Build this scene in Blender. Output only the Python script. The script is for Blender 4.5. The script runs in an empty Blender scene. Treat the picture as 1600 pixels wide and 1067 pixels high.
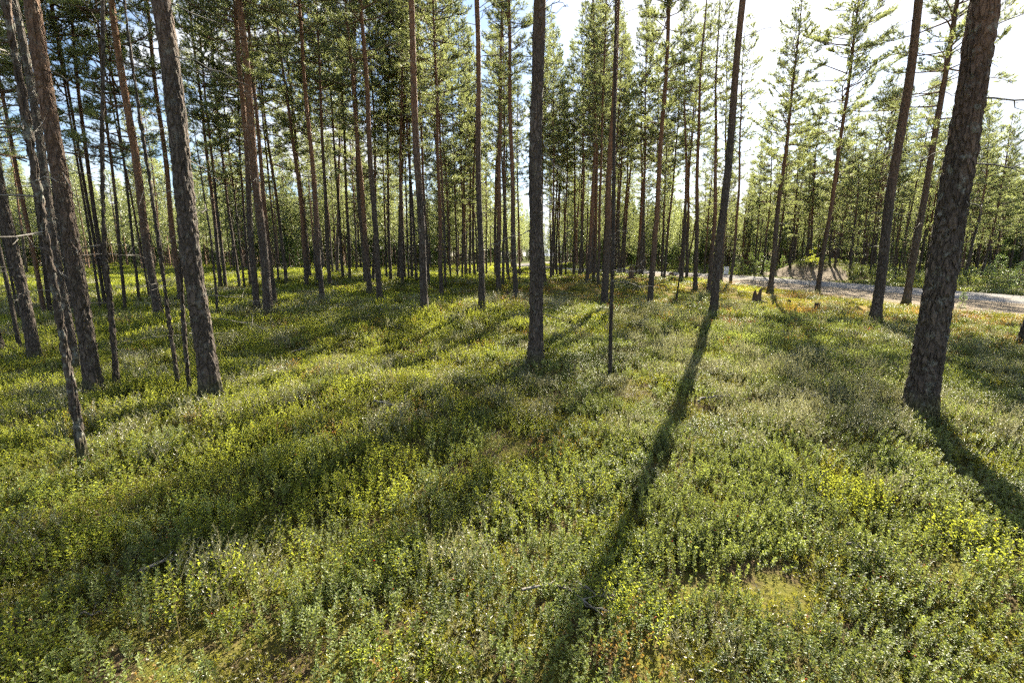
import bpy, math, random
import numpy as np
from mathutils import Vector, Matrix, Quaternion

R = math.radians
SC = bpy.context.scene
COL = SC.collection

# ------------------------------------------------------------------ camera
CAM_H, PITCH, FPX = 1.7, R(10.3), 711.0          # focal length in pixels of the 1600 px wide photograph
cam_data = bpy.data.cameras.new('camera')
cam_data.lens, cam_data.sensor_width = 16.0, 36.0
cam_data.clip_start, cam_data.clip_end = 0.05, 3000
cam = bpy.data.objects.new('camera', cam_data)
COL.objects.link(cam)
cam.location = (0, 0, CAM_H)
cam.rotation_euler = (R(90) - PITCH, 0, 0)
SC.camera = cam

# ------------------------------------------------------------------ sky, sun, exposure
SUN_AZ, SUN_EL = R(27), R(32)                    # azimuth clockwise from +Y
world = bpy.data.worlds.new('World')
SC.world = world
world.use_nodes = True
wn, wl = world.node_tree.nodes, world.node_tree.links
wn.clear()
w_out = wn.new('ShaderNodeOutputWorld')
w_bg = wn.new('ShaderNodeBackground')
w_bg.inputs['Strength'].default_value = 0.05
w_sky = wn.new('ShaderNodeTexSky')
w_sky.sky_type = 'NISHITA'
w_sky.sun_disc = False
w_sky.sun_elevation = SUN_EL
w_sky.sun_rotation = SUN_AZ
w_sky.air_density, w_sky.dust_density, w_sky.ozone_density = 1.0, 0.5, 2.2
w_tc = wn.new('ShaderNodeTexCoord')
w_map = wn.new('ShaderNodeMapping')
w_map.inputs['Scale'].default_value = (1.0, 1.0, 2.6)
w_map.inputs['Location'].default_value = (0.35, 0.1, 0.0)
w_noise = wn.new('ShaderNodeTexNoise')
w_noise.inputs['Scale'].default_value = 3.2
w_noise.inputs['Detail'].default_value = 7
w_noise.inputs['Roughness'].default_value = 0.55
w_ramp = wn.new('ShaderNodeValToRGB')
w_ramp.color_ramp.elements[0].position = 0.46
w_ramp.color_ramp.elements[1].position = 0.62
w_mix = wn.new('ShaderNodeMixRGB')
w_mix.inputs[2].default_value = (5.6, 5.8, 6.2, 1)
wl.new(w_tc.outputs['Generated'], w_map.inputs['Vector'])
wl.new(w_map.outputs[0], w_noise.inputs['Vector'])
wl.new(w_noise.outputs['Fac'], w_ramp.inputs['Fac'])
wl.new(w_ramp.outputs['Color'], w_mix.inputs['Fac'])
wl.new(w_sky.outputs['Color'], w_mix.inputs[1])
wl.new(w_mix.outputs['Color'], w_bg.inputs['Color'])
wl.new(w_bg.outputs[0], w_out.inputs['Surface'])

sun_data = bpy.data.lights.new('sun', 'SUN')
sun_data.energy, sun_data.angle, sun_data.color = 5.0, R(0.55), (1.0, 0.91, 0.74)
sun = bpy.data.objects.new('sun', sun_data)
COL.objects.link(sun)
SUN_DIR = Vector((math.sin(SUN_AZ) * math.cos(SUN_EL), math.cos(SUN_AZ) * math.cos(SUN_EL), math.sin(SUN_EL)))
sun.rotation_euler = SUN_DIR.to_track_quat('Z', 'Y').to_euler()
sun.location = (20, 40, 40)

vs = SC.view_settings
vs.view_transform, vs.look, vs.gamma, vs.use_curve_mapping = 'Standard', 'None', 1.0, False
vs.exposure = 2.25
cy = SC.cycles
cy.use_denoising = False
cy.use_adaptive_sampling = True
cy.adaptive_threshold = 0.04
cy.max_bounces, cy.diffuse_bounces, cy.glossy_bounces = 5, 2, 1
cy.transmission_bounces, cy.transparent_max_bounces = 3, 2
cy.caustics_reflective = cy.caustics_refractive = False
cy.sample_clamp_indirect = 6.0
cy.sample_clamp_direct = 10.0
cy.use_light_tree = False
cy.debug_use_spatial_splits = False

# ------------------------------------------------------------------ small tools
rng = np.random.default_rng(7)
random.seed(7)

def mesh_np(name, verts, tris, mats=(), mat_idx=None, smooth=False, tint=None, extra=None):
    verts = np.ascontiguousarray(verts, dtype=np.float32); tris = np.ascontiguousarray(tris, dtype=np.int32)
    me = bpy.data.meshes.new(name)
    me.vertices.add(len(verts)); me.vertices.foreach_set('co', verts.ravel())
    k = tris.shape[1]
    me.loops.add(tris.size); me.loops.foreach_set('vertex_index', tris.ravel())
    me.polygons.add(len(tris)); me.polygons.foreach_set('loop_start', np.arange(0, tris.size, k, dtype=np.int32))
    for m in mats: me.materials.append(m)
    if mat_idx is not None: me.polygons.foreach_set('material_index', np.ascontiguousarray(mat_idx, dtype=np.int32))
    if smooth is True: me.polygons.foreach_set('use_smooth', np.ones(len(tris), dtype=bool))
    elif smooth is not False: me.polygons.foreach_set('use_smooth', np.ascontiguousarray(smooth, dtype=bool))
    if tint is not None:
        a = me.attributes.new('tint', 'FLOAT', 'POINT'); a.data.foreach_set('value', np.ascontiguousarray(tint, dtype=np.float32))
    for nm, v in (extra or {}).items():
        a = me.attributes.new(nm, 'FLOAT', 'POINT'); a.data.foreach_set('value', np.ascontiguousarray(v, dtype=np.float32))
    me.update(calc_edges=True)
    return me

def cross(a, b):
    a, b = np.asarray(a, float), np.asarray(b, float)
    a0, a1, a2 = a[..., 0], a[..., 1], a[..., 2]; b0, b1, b2 = b[..., 0], b[..., 1], b[..., 2]
    return np.stack([a1 * b2 - a2 * b1, a2 * b0 - a0 * b2, a0 * b1 - a1 * b0], -1)

class Geo:
    """collects triangles with material index and tint"""
    def __init__(s): s.v, s.t, s.m, s.c, s.n, s.s = [], [], [], [], 0, []
    def add(s, v, t, m=0, c=0.5, smooth=False):
        v = np.asarray(v, float).reshape(-1, 3); t = np.asarray(t, int).reshape(-1, 3)
        s.v.append(v); s.t.append(t + s.n); s.n += len(v)
        s.m.append(np.full(len(t), m)); s.s.append(np.full(len(t), smooth))
        s.c.append(np.broadcast_to(np.asarray(c, float), (len(v),)))
    def tube(s, pts, rad, k=4, m=0, c=0.5, cap=True):
        pts = np.asarray(pts, float); n = len(pts); rad = np.broadcast_to(np.asarray(rad, float), (n,))
        d = np.gradient(pts, axis=0); d /= np.linalg.norm(d, axis=1)[:, None] + 1e-9
        up = np.where(np.abs(d[:, 2:3]) > 0.9, np.array([[1., 0, 0]]), np.array([[0, 0, 1.]]))
        a = cross(d, up); a /= np.linalg.norm(a, axis=1)[:, None] + 1e-9
        b = cross(d, a)
        th = np.arange(k) * 2 * math.pi / k
        ring = pts[:, None, :] + rad[:, None, None] * (np.cos(th)[None, :, None] * a[:, None, :] + np.sin(th)[None, :, None] * b[:, None, :])
        v = ring.reshape(-1, 3)
        i = np.arange(n - 1)[:, None] * k; j = np.arange(k)[None, :]; j2 = (j + 1) % k
        q = np.stack([i + j, i + j2, i + k + j2, i + k + j], -1).reshape(-1, 4)
        t = np.concatenate([q[:, [0, 1, 2]], q[:, [0, 2, 3]]])
        if cap:
            t = np.concatenate([t, [[0, x, x + 1] for x in range(1, k - 1)], [[(n - 1) * k, (n - 1) * k + x + 1, (n - 1) * k + x] for x in range(1, k - 1)]])
        s.add(v, t, m, c, True)
    def mesh(s, name, mats):
        return mesh_np(name, np.concatenate(s.v), np.concatenate(s.t), mats, np.concatenate(s.m), np.concatenate(s.s), np.concatenate(s.c))

def obj(name, data, parent=None, loc=(0, 0, 0), rot=(0, 0, 0), scale=(1, 1, 1)):
    o = bpy.data.objects.new(name, data); COL.objects.link(o)
    o.parent = parent; o.location = loc; o.rotation_euler = rot; o.scale = scale
    return o

def tag(o, label=None, cat=None, group=None, kind=None):
    if label: o['label'] = label
    if cat: o['category'] = cat
    if group: o['group'] = group
    if kind: o['kind'] = kind
    return o

# value noise, numpy
def _hash(ix, iy, iz):
    h = (ix.astype(np.int64) * 374761393 + iy.astype(np.int64) * 668265263 + iz.astype(np.int64) * 2147483647 * 31) & 0x7fffffff
    h = ((h ^ (h >> 13)) * 1274126177) & 0x7fffffff
    h = ((h ^ (h >> 16)) * 1103515245 + 12345) & 0x7fffffff
    return (h & 0xffffff) / float(0xffffff)

def vnoise(x, y, z):
    x, y, z = np.broadcast_arrays(np.asarray(x, float), np.asarray(y, float), np.asarray(z, float))
    ix, iy, iz = np.floor(x), np.floor(y), np.floor(z)
    fx, fy, fz = x - ix, y - iy, z - iz
    fx, fy, fz = fx * fx * (3 - 2 * fx), fy * fy * (3 - 2 * fy), fz * fz * (3 - 2 * fz)
    r = 0
    for dx in (0, 1):
        for dy in (0, 1):
            for dz in (0, 1):
                w = (fx if dx else 1 - fx) * (fy if dy else 1 - fy) * (fz if dz else 1 - fz)
                r = r + w * _hash(ix + dx, iy + dy, iz + dz)
    return r

def worley(x, y, z):
    """F2 - F1 cell distance"""
    ix, iy, iz = np.floor(x), np.floor(y), np.floor(z)
    f1 = np.full(x.shape, 9.0); f2 = np.full(x.shape, 9.0)
    for dx in (-1, 0, 1):
        for dy in (-1, 0, 1):
            for dz in (-1, 0, 1):
                cx, cy_, cz = ix + dx, iy + dy, iz + dz
                px = cx + _hash(cx, cy_, cz); py = cy_ + _hash(cx + 91, cy_, cz); pz = cz + _hash(cx, cy_ + 57, cz)
                d = np.sqrt((px - x) ** 2 + (py - y) ** 2 + (pz - z) ** 2)
                f2 = np.minimum(f2, np.maximum(f1, d)); f1 = np.minimum(f1, d)
    return f2 - f1

def sstep(a, b, x):
    t = np.clip((np.asarray(x, float) - a) / (b - a), 0, 1)
    return t * t * (3 - 2 * t)

# ------------------------------------------------------------------ terrain
ROAD = np.array([(21.6, -60), (21.4, -10), (21.2, 12), (21.2, 26), (21.0, 36), (19.4, 44), (14.5, 50.5), (7.5, 56.5), (3.0, 64), (2.5, 76), (6, 95), (14, 130)], float)
def _spline(P, n=5):
    out = []
    for i in range(len(P) - 1):
        p0, p1, p2, p3 = P[max(i - 1, 0)], P[i], P[i + 1], P[min(i + 2, len(P) - 1)]
        for t in np.linspace(0, 1, n, endpoint=False):
            out.append(0.5 * ((2 * p1) + (-p0 + p2) * t + (2 * p0 - 5 * p1 + 4 * p2 - p3) * t * t + (-p0 + 3 * p1 - 3 * p2 + p3) * t ** 3))
    out.append(P[-1]); return np.array(out)
ROADL = _spline(ROAD)

def road_dist(x, y):
    """signed distance to the road's centre line (left negative as seen driving away)"""
    x = np.asarray(x, float); y = np.asarray(y, float)
    best = np.full(x.shape, 1e9); sgn = np.zeros(x.shape)
    for a, b in zip(ROADL[:-1], ROADL[1:]):
        d = b - a; L2 = d @ d
        t = np.clip(((x - a[0]) * d[0] + (y - a[1]) * d[1]) / L2, 0, 1)
        qx, qy = x - a[0] - t * d[0], y - a[1] - t * d[1]
        dd = np.hypot(qx, qy); s = np.sign(d[1] * qx - d[0] * qy)
        m = dd < best; best = np.where(m, dd, best); sgn = np.where(m, s, sgn)
    return best * np.where(sgn == 0, 1, sgn)

MOUNDS = [(-0.6, 11.2, 0.50, 5.0, 2.3), (-6.5, 15.5, 0.22, 4.0, 2.2), (4.6, 9.2, 0.24, 2.6, 1.8), (-9, 8.0, -0.28, 5, 4), (3.2, 15.0, -0.15, 4, 2.5),
          (-11, 27, 0.55, 6, 4), (-2.5, 26, 0.25, 5, 3), (6.0, 27.0, 0.35, 4.5, 3), (6.2, 12.2, 0.16, 2, 1.2), (-3.5, 6.3, 0.12, 2.5, 1.3),
          (-15, 38, 0.7, 8, 6), (8.5, 33, 0.5, 3.5, 2.2), (1.5, 5.0, 0.07, 1.6, 1.0), (-2.0, 3.0, -0.06, 2, 1.2), (3.2, 3.9, 0.08, 1.4, 0.8)]
def terrain(x, y):
    x = np.asarray(x, float); y = np.asarray(y, float)
    h = np.zeros(np.broadcast(x, y).shape)
    for cx, cy_, a, sx, sy in MOUNDS:
        h = h + a * np.exp(-((x - cx) / sx) ** 2 - ((y - cy_) / sy) ** 2)
    r = np.hypot(x, y)
    h = h + 0.30 * (vnoise(x / 7 + 3.3, y / 5 + 8.1, 0.5) - 0.5) * sstep(3, 12, r)
    h = h + 0.25 * (vnoise(x / 1.7 + 5, y / 1.5, 4.5) - 0.5) + 0.09 * (vnoise(x / 0.6, y / 0.6 + 9, 2.5) - 0.5)
    h = h + 0.75 * sstep(34, 80, y) + 2.5 * sstep(90, 300, r)
    d = road_dist(x, y)
    flat = 1 - sstep(3.6, 8.5, np.abs(d + 2.0))
    h = h * (1 - flat) + flat * (0.02 + 0.75 * sstep(34, 80, y) + 2.5 * sstep(90, 300, r))
    bank = 1.5 * np.exp(-((x - 27.3) / 2.9) ** 2 - ((y - 40) / 5.6) ** 2)
    bank = bank * sstep(22.8, 27.0, x + 0.5 * np.sin(y * 0.9)) * (0.7 + 0.6 * vnoise(x / 1.6, y / 1.6, 7.7))
    return h + bank

def tz(x, y): return float(terrain(np.array([x]), np.array([y]))[0])

CP, SP = math.cos(PITCH), math.sin(PITCH)
def ray(u, v):
    cx, cyv = (u - 800) / FPX, (533.5 - v) / FPX
    return np.array([cx, CP + cyv * SP, -SP + cyv * CP])
def ground_at(u, v, tmax=110):
    """first point where the view ray through a photo pixel meets the ground: coarse march, then refined"""
    d = ray(u, v); lo, hi = 1.2, tmax
    for n in (260, 40):
        t_ = np.linspace(lo, hi, n)
        P = np.array([0, 0, CAM_H]) + t_[:, None] * d
        g = P[:, 2] - terrain(P[:, 0], P[:, 1])
        i = int(np.argmax(g < 0)) if (g < 0).any() else n - 1
        lo, hi = t_[max(i - 1, 0)], t_[i]
    return P[i]

# ------------------------------------------------------------------ materials
def nt(name):
    m = bpy.data.materials.new(name); m.use_nodes = True
    n = m.node_tree.nodes; n.clear()
    out = n.new('ShaderNodeOutputMaterial')
    return m, n, m.node_tree.links, out

def math_node(n, l, op, a, b=None, c=None, clamp=False):
    x = n.new('ShaderNodeMath'); x.operation = op; x.use_clamp = clamp
    for i, v in enumerate((a, b, c)):
        if v is None: continue
        if isinstance(v, (int, float)): x.inputs[i].default_value = v
        else: l.new(v, x.inputs[i])
    return x.outputs[0]

def mixc(n, l, f, a, b, blend='MIX'):
    x = n.new('ShaderNodeMixRGB'); x.blend_type = blend
    for i, v in enumerate((f, a, b)):
        if isinstance(v, (int, float)): x.inputs[i].default_value = v
        elif isinstance(v, tuple): x.inputs[i].default_value = (*v, 1) if len(v) == 3 else v
        else: l.new(v, x.inputs[i])
    return x.outputs[0]

def noise(n, l, scale, detail=4, rough=0.55, vec=None, mapping=None):
    x = n.new('ShaderNodeTexNoise'); x.inputs['Scale'].default_value = scale
    x.inputs['Detail'].default_value = detail; x.inputs['Roughness'].default_value = rough
    if vec is not None: l.new(vec, x.inputs['Vector'])
    return x.outputs['Fac']

def ramp(n, l, f, stops):
    x = n.new('ShaderNodeValToRGB'); e = x.color_ramp.elements
    while len(e) < len(stops): e.new(0.5)
    for i, (p, c) in enumerate(stops):
        e[i].position = p; e[i].color = (*c, 1) if len(c) == 3 else c
    l.new(f, x.inputs['Fac']); return x.outputs['Color']

def leaf_mat(name, c1, c2, trans_c, trans=0.45, gloss=0.12, rough=0.35, var=0.35, drift=0):
    """thin leaf: reflects one colour, lets another through, glossy cuticle"""
    m, n, l, out = nt(name)
    at = n.new('ShaderNodeAttribute'); at.attribute_name = 'tint'
    oi = n.new('ShaderNodeObjectInfo')
    col = mixc(n, l, at.outputs['Fac'], c1, c2)
    br = math_node(n, l, 'MULTIPLY_ADD', oi.outputs['Random'], var, 1 - var / 2)
    dr = noise(n, l, drift, 3, 0.6, oi.outputs['Location']) if drift else None
    if drift:
        col = mixc(n, l, ramp(n, l, dr, [(0.36, (0, 0, 0)), (0.64, (1, 1, 1))]), mixc(n, l, 1.0, col, (0.60, 0.72, 0.66), 'MULTIPLY'), mixc(n, l, 1.0, col, (1.14, 1.10, 0.78), 'MULTIPLY'))
    brc = n.new('ShaderNodeCombineColor')
    for i in range(3): l.new(br, brc.inputs[i])
    col = mixc(n, l, 1.0, col, brc.outputs[0], 'MULTIPLY')
    tcol = mixc(n, l, 1.0, mixc(n, l, at.outputs['Fac'], trans_c, tuple(min(1, v * 1.35) for v in trans_c)), brc.outputs[0], 'MULTIPLY')
    d = n.new('ShaderNodeBsdfDiffuse'); l.new(col, d.inputs['Color'])
    t = n.new('ShaderNodeBsdfTranslucent'); l.new(tcol, t.inputs['Color'])
    mx = n.new('ShaderNodeMixShader'); mx.inputs[0].default_value = trans
    l.new(d.outputs[0], mx.inputs[1]); l.new(t.outputs[0], mx.inputs[2])
    g = n.new('ShaderNodeBsdfGlossy'); g.inputs['Roughness'].default_value = rough
    lw = n.new('ShaderNodeFresnel'); lw.inputs['IOR'].default_value = 1.45
    fac = math_node(n, l, 'MULTIPLY', lw.outputs[0], gloss * 8, clamp=True)
    mg = n.new('ShaderNodeMixShader'); l.new(fac, mg.inputs[0])
    l.new(mx.outputs[0], mg.inputs[1]); l.new(g.outputs[0], mg.inputs[2])
    l.new(mg.outputs[0], out.inputs['Surface'])
    return m

def bark_mat(name, crack=20.0):
    """pine bark: grey and cracked below, flaking orange above; Object Info colour = (height of the change / 10 m, lichen, warmth)"""
    m, n, l, out = nt(name)
    tc = n.new('ShaderNodeTexCoord'); oi = n.new('ShaderNodeObjectInfo')
    sep = n.new('ShaderNodeSeparateXYZ'); l.new(tc.outputs['Object'], sep.inputs[0])
    oc = n.new('ShaderNodeSeparateColor'); l.new(oi.outputs['Color'], oc.inputs[0])
    off = n.new('ShaderNodeVectorMath'); off.operation = 'ADD'; l.new(tc.outputs['Object'], off.inputs[0])
    cmb = n.new('ShaderNodeCombineXYZ'); r50 = math_node(n, l, 'MULTIPLY', oi.outputs['Random'], 40.0)
    for i in range(3): l.new(r50, cmb.inputs[i])
    l.new(cmb.outputs[0], off.inputs[1])
    mp = n.new('ShaderNodeMapping'); mp.inputs['Scale'].default_value = (1, 1, 0.30); l.new(off.outputs[0], mp.inputs['Vector'])
    nz = noise(n, l, 6.0, 5, 0.6, mp.outputs[0])
    wv = n.new('ShaderNodeVectorMath'); wv.operation = 'MULTIPLY_ADD'
    cn = n.new('ShaderNodeTexNoise'); cn.inputs['Scale'].default_value = 7; cn.inputs['Detail'].default_value = 3; l.new(mp.outputs[0], cn.inputs['Vector'])
    l.new(cn.outputs['Color'], wv.inputs[0]); wv.inputs[1].default_value = (0.16, 0.16, 0.16); l.new(mp.outputs[0], wv.inputs[2])
    vo = n.new('ShaderNodeTexVoronoi'); vo.feature = 'DISTANCE_TO_EDGE'; vo.inputs['Scale'].default_value = crack; l.new(wv.outputs[0], vo.inputs['Vector'])
    crackf = ramp(n, l, vo.outputs['Distance'], [(0.0, (0, 0, 0)), (0.22, (1, 1, 1))])
    fine = noise(n, l, 55.0, 4, 0.6, mp.outputs[0])
    mid = noise(n, l, 16.0, 4, 0.6, off.outputs[0])
    # lower bark
    low = ramp(n, l, nz, [(0.30, (0.036, 0.026, 0.019)), (0.50, (0.094, 0.069, 0.052)), (0.70, (0.166, 0.128, 0.100))])
    low = mixc(n, l, 0.75, low, mixc(n, l, 1.0, low, crackf, 'MULTIPLY'))
    low = mixc(n, l, 0.5, low, mixc(n, l, fine, (0.007, 0.005, 0.004), (0.175, 0.143, 0.118)))
    up = ramp(n, l, mid, [(0.30, (0.070, 0.034, 0.020)), (0.48, (0.180, 0.084, 0.044)), (0.66, (0.29, 0.155, 0.088))])
    up = mixc(n, l, 0.30, up, mixc(n, l, fine, (0.06, 0.03, 0.02), (0.42, 0.24, 0.13)))
    # change over, uneven edge
    zz = math_node(n, l, 'MULTIPLY_ADD', nz, 2.6, math_node(n, l, 'ADD', sep.outputs['Z'], -1.3))
    tr = math_node(n, l, 'MULTIPLY', oc.outputs[0], 10.0)
    mr = n.new('ShaderNodeMapRange'); mr.interpolation_type = 'SMOOTHSTEP'
    l.new(math_node(n, l, 'SUBTRACT', zz, tr), mr.inputs['Value']); mr.inputs['From Min'].default_value = -1.6; mr.inputs['From Max'].default_value = 2.2
    warm = math_node(n, l, 'MULTIPLY', mr.outputs[0], oc.outputs[2])
    col = mixc(n, l, warm, low, up)
    # lichen: pale flecks
    ln = noise(n, l, 11.0, 6, 0.7, off.outputs[0])
    lf = ramp(n, l, ln, [(0.54, (0, 0, 0)), (0.64, (1, 1, 1))])
    lf = math_node(n, l, 'MULTIPLY', lf, oc.outputs[1])
    col = mixc(n, l, lf, col, (0.21, 0.215, 0.18))
    # moss at the foot
    ms = n.new('ShaderNodeMapRange'); l.new(math_node(n, l, 'MULTIPLY_ADD', mid, -0.5, sep.outputs['Z']), ms.inputs['Value'])
    ms.inputs['From Min'].default_value = 0.10; ms.inputs['From Max'].default_value = -0.18
    col = mixc(n, l, math_node(n, l, 'MULTIPLY', ms.outputs[0], 0.75), col, (0.085, 0.090, 0.025))
    b = n.new('ShaderNodeBsdfPrincipled'); l.new(col, b.inputs['Base Color'])
    b.inputs['Roughness'].default_value = 0.85; b.inputs['Specular IOR Level'].default_value = 0.25
    bp = n.new('ShaderNodeBump'); bp.inputs['Strength'].default_value = 1.0; bp.inputs['Distance'].default_value = 0.035
    hsum = math_node(n, l, 'MULTIPLY_ADD', crackf, 0.7, math_node(n, l, 'MULTIPLY', fine, 0.6))
    l.new(hsum, bp.inputs['Height']); l.new(bp.outputs[0], b.inputs['Normal'])
    l.new(b.outputs[0], out.inputs['Surface'])
    return m

def simple_mat(name, c1, c2, scale=12, rough=0.9, bump=0.3, coord='Object', detail=5):
    m, n, l, out = nt(name)
    tc = n.new('ShaderNodeTexCoord')
    f = noise(n, l, scale, detail, 0.65, tc.outputs[coord])
    col = ramp(n, l, f, [(0.32, c1), (0.68, c2)])
    b = n.new('ShaderNodeBsdfPrincipled'); l.new(col, b.inputs['Base Color']); b.inputs['Roughness'].default_value = rough
    b.inputs['Specular IOR Level'].default_value = 0.25
    if bump:
        bp = n.new('ShaderNodeBump'); bp.inputs['Strength'].default_value = bump; bp.inputs['Distance'].default_value = 0.02
        l.new(f, bp.inputs['Height']); l.new(bp.outputs[0], b.inputs['Normal'])
    l.new(b.outputs[0], out.inputs['Surface'])
    return m

M_BARK = bark_mat('pine_bark')
M_LIMB = simple_mat('limb_bark', (0.055, 0.040, 0.030), (0.22, 0.13, 0.080), 9)
M_DEAD = simple_mat('dead_wood', (0.06, 0.052, 0.045), (0.27, 0.25, 0.22), 14)
M_NEEDLE = leaf_mat('pine_needles', (0.095, 0.124, 0.050), (0.185, 0.202, 0.086), (0.310, 0.345, 0.115), 0.50, 0.03, 0.55, 0.4)
M_YOUNG = leaf_mat('young_needles', (0.085, 0.150, 0.040), (0.150, 0.200, 0.060), (0.230, 0.320, 0.060), 0.5, 0.07, 0.45, 0.3)
M_SPRUCE = leaf_mat('spruce_needles', (0.030, 0.055, 0.020), (0.060, 0.085, 0.028), (0.075, 0.110, 0.025), 0.35, 0.02, 0.5, 0.25)
M_LINGON = leaf_mat('lingonberry_leaf', (0.055, 0.088, 0.027), (0.205, 0.245, 0.090), (0.340, 0.390, 0.066), 0.44, 0.07, 0.46, 0.55, 1.1)
M_BILB = leaf_mat('bilberry_leaf', (0.066, 0.105, 0.022), (0.175, 0.205, 0.042), (0.385, 0.415, 0.040), 0.55, 0.03, 0.50, 0.55, 0.9)
M_HEATH = leaf_mat('heather_leaf', (0.160, 0.170, 0.090), (0.320, 0.305, 0.200), (0.300, 0.290, 0.130), 0.42, 0.05, 0.55, 0.4, 1.2)
M_RED = leaf_mat('autumn_leaf', (0.200, 0.060, 0.028), (0.230, 0.110, 0.035), (0.420, 0.130, 0.045), 0.5, 0.10, 0.4, 0.5)
M_GOLD = leaf_mat('golden_leaf', (0.200, 0.125, 0.030), (0.260, 0.180, 0.050), (0.500, 0.290, 0.050), 0.5, 0.06, 0.5, 0.4)
M_MOSS = leaf_mat('moss', (0.060, 0.068, 0.014), (0.150, 0.145, 0.028), (0.250, 0.240, 0.026), 0.45, 0.03, 0.6, 0.4)
M_STEM = simple_mat('shrub_stem', (0.070, 0.062, 0.026), (0.150, 0.125, 0.050), 20, bump=0)
M_BERRY = simple_mat('red_berry', (0.35, 0.012, 0.015), (0.45, 0.03, 0.02), 3, 0.25, 0)

def floor_mat():
    m, n, l, out = nt('forest_floor')
    tc = n.new('ShaderNodeTexCoord')
    a1 = n.new('ShaderNodeAttribute'); a1.attribute_name = 'sand'
    a2 = n.new('ShaderNodeAttribute'); a2.attribute_name = 'gold'
    big = noise(n, l, 0.55, 5, 0.6, tc.outputs['Object']); midn = noise(n, l, 4.5, 6, 0.65, tc.outputs['Object']); fine = noise(n, l, 45, 6, 0.7, tc.outputs['Object'])
    litter = ramp(n, l, fine, [(0.30, (0.030, 0.022, 0.013)), (0.50, (0.080, 0.058, 0.033)), (0.70, (0.160, 0.120, 0.070))])
    moss = ramp(n, l, fine, [(0.30, (0.055, 0.058, 0.014)), (0.52, (0.125, 0.120, 0.026)), (0.72, (0.200, 0.180, 0.040))])
    gold = ramp(n, l, fine, [(0.30, (0.110, 0.075, 0.020)), (0.52, (0.250, 0.175, 0.045)), (0.72, (0.330, 0.250, 0.080))])
    mm = ramp(n, l, midn, [(0.42, (0, 0, 0)), (0.58, (1, 1, 1))])
    col = mixc(n, l, mm, litter, moss)
    gf = math_node(n, l, 'MULTIPLY', a2.outputs['Fac'], ramp(n, l, midn, [(0.35, (0.2, 0.2, 0.2)), (0.55, (1, 1, 1))]))
    col = mixc(n, l, gf, col, gold)
    a3 = n.new('ShaderNodeAttribute'); a3.attribute_name = 'cover'
    col = mixc(n, l, a3.outputs['Fac'], col, ramp(n, l, midn, [(0.35, (0.045, 0.060, 0.016)), (0.65, (0.120, 0.130, 0.034))]))
    sand = ramp(n, l, fine, [(0.28, (0.130, 0.100, 0.070)), (0.50, (0.225, 0.180, 0.130)), (0.72, (0.310, 0.255, 0.190))])
    sand = mixc(n, l, 0.35, sand, ramp(n, l, midn, [(0.35, (0.105, 0.078, 0.050)), (0.65, (0.230, 0.192, 0.145))]))
    sf = math_node(n, l, 'MULTIPLY_ADD', midn, 0.9, math_node(n, l, 'MULTIPLY_ADD', a1.outputs['Fac'], 2.0, -1.45), clamp=True)
    col = mixc(n, l, sf, col, sand)
    b = n.new('ShaderNodeBsdfPrincipled'); l.new(col, b.inputs['Base Color']); b.inputs['Roughness'].default_value = 0.95
    b.inputs['Specular IOR Level'].default_value = 0.03
    bp = n.new('ShaderNodeBump'); bp.inputs['Strength'].default_value = 0.8; bp.inputs['Distance'].default_value = 0.04
    l.new(math_node(n, l, 'MULTIPLY_ADD', fine, 0.4, midn), bp.inputs['Height']); l.new(bp.outputs[0], b.inputs['Normal'])
    l.new(b.outputs[0], out.inputs['Surface'])
    return m
M_FLOOR = floor_mat()

def gravel_mat():
    m, n, l, out = nt('gravel')
    tc = n.new('ShaderNodeTexCoord')
    v = n.new('ShaderNodeTexVoronoi'); v.inputs['Scale'].default_value = 55; l.new(tc.outputs['Object'], v.inputs['Vector'])
    g = ramp(n, l, v.outputs['Color'], [(0.1, (0.120, 0.117, 0.116)), (0.5, (0.205, 0.200, 0.198)), (0.9, (0.310, 0.304, 0.298))])
    mp = n.new('ShaderNodeMapping'); mp.inputs['Scale'].default_value = (1.6, 0.12, 1); l.new(tc.outputs['Object'], mp.inputs['Vector'])
    dn = noise(n, l, 1.2, 5, 0.6, mp.outputs[0])
    col = mixc(n, l, ramp(n, l, dn, [(0.42, (0, 0, 0)), (0.66, (0.7, 0.7, 0.7))]), g, (0.24, 0.205, 0.16))
    b = n.new('ShaderNodeBsdfPrincipled'); l.new(col, b.inputs['Base Color']); b.inputs['Roughness'].default_value = 1.0; b.inputs['Specular IOR Level'].default_value = 0.02
    bp = n.new('ShaderNodeBump'); bp.inputs['Strength'].default_value = 0.25; bp.inputs['Distance'].default_value = 0.02
    l.new(v.outputs['Distance'], bp.inputs['Height']); l.new(bp.outputs[0], b.inputs['Normal'])
    l.new(b.outputs[0], out.inputs['Surface'])
    return m
M_GRAVEL = gravel_mat()

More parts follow.
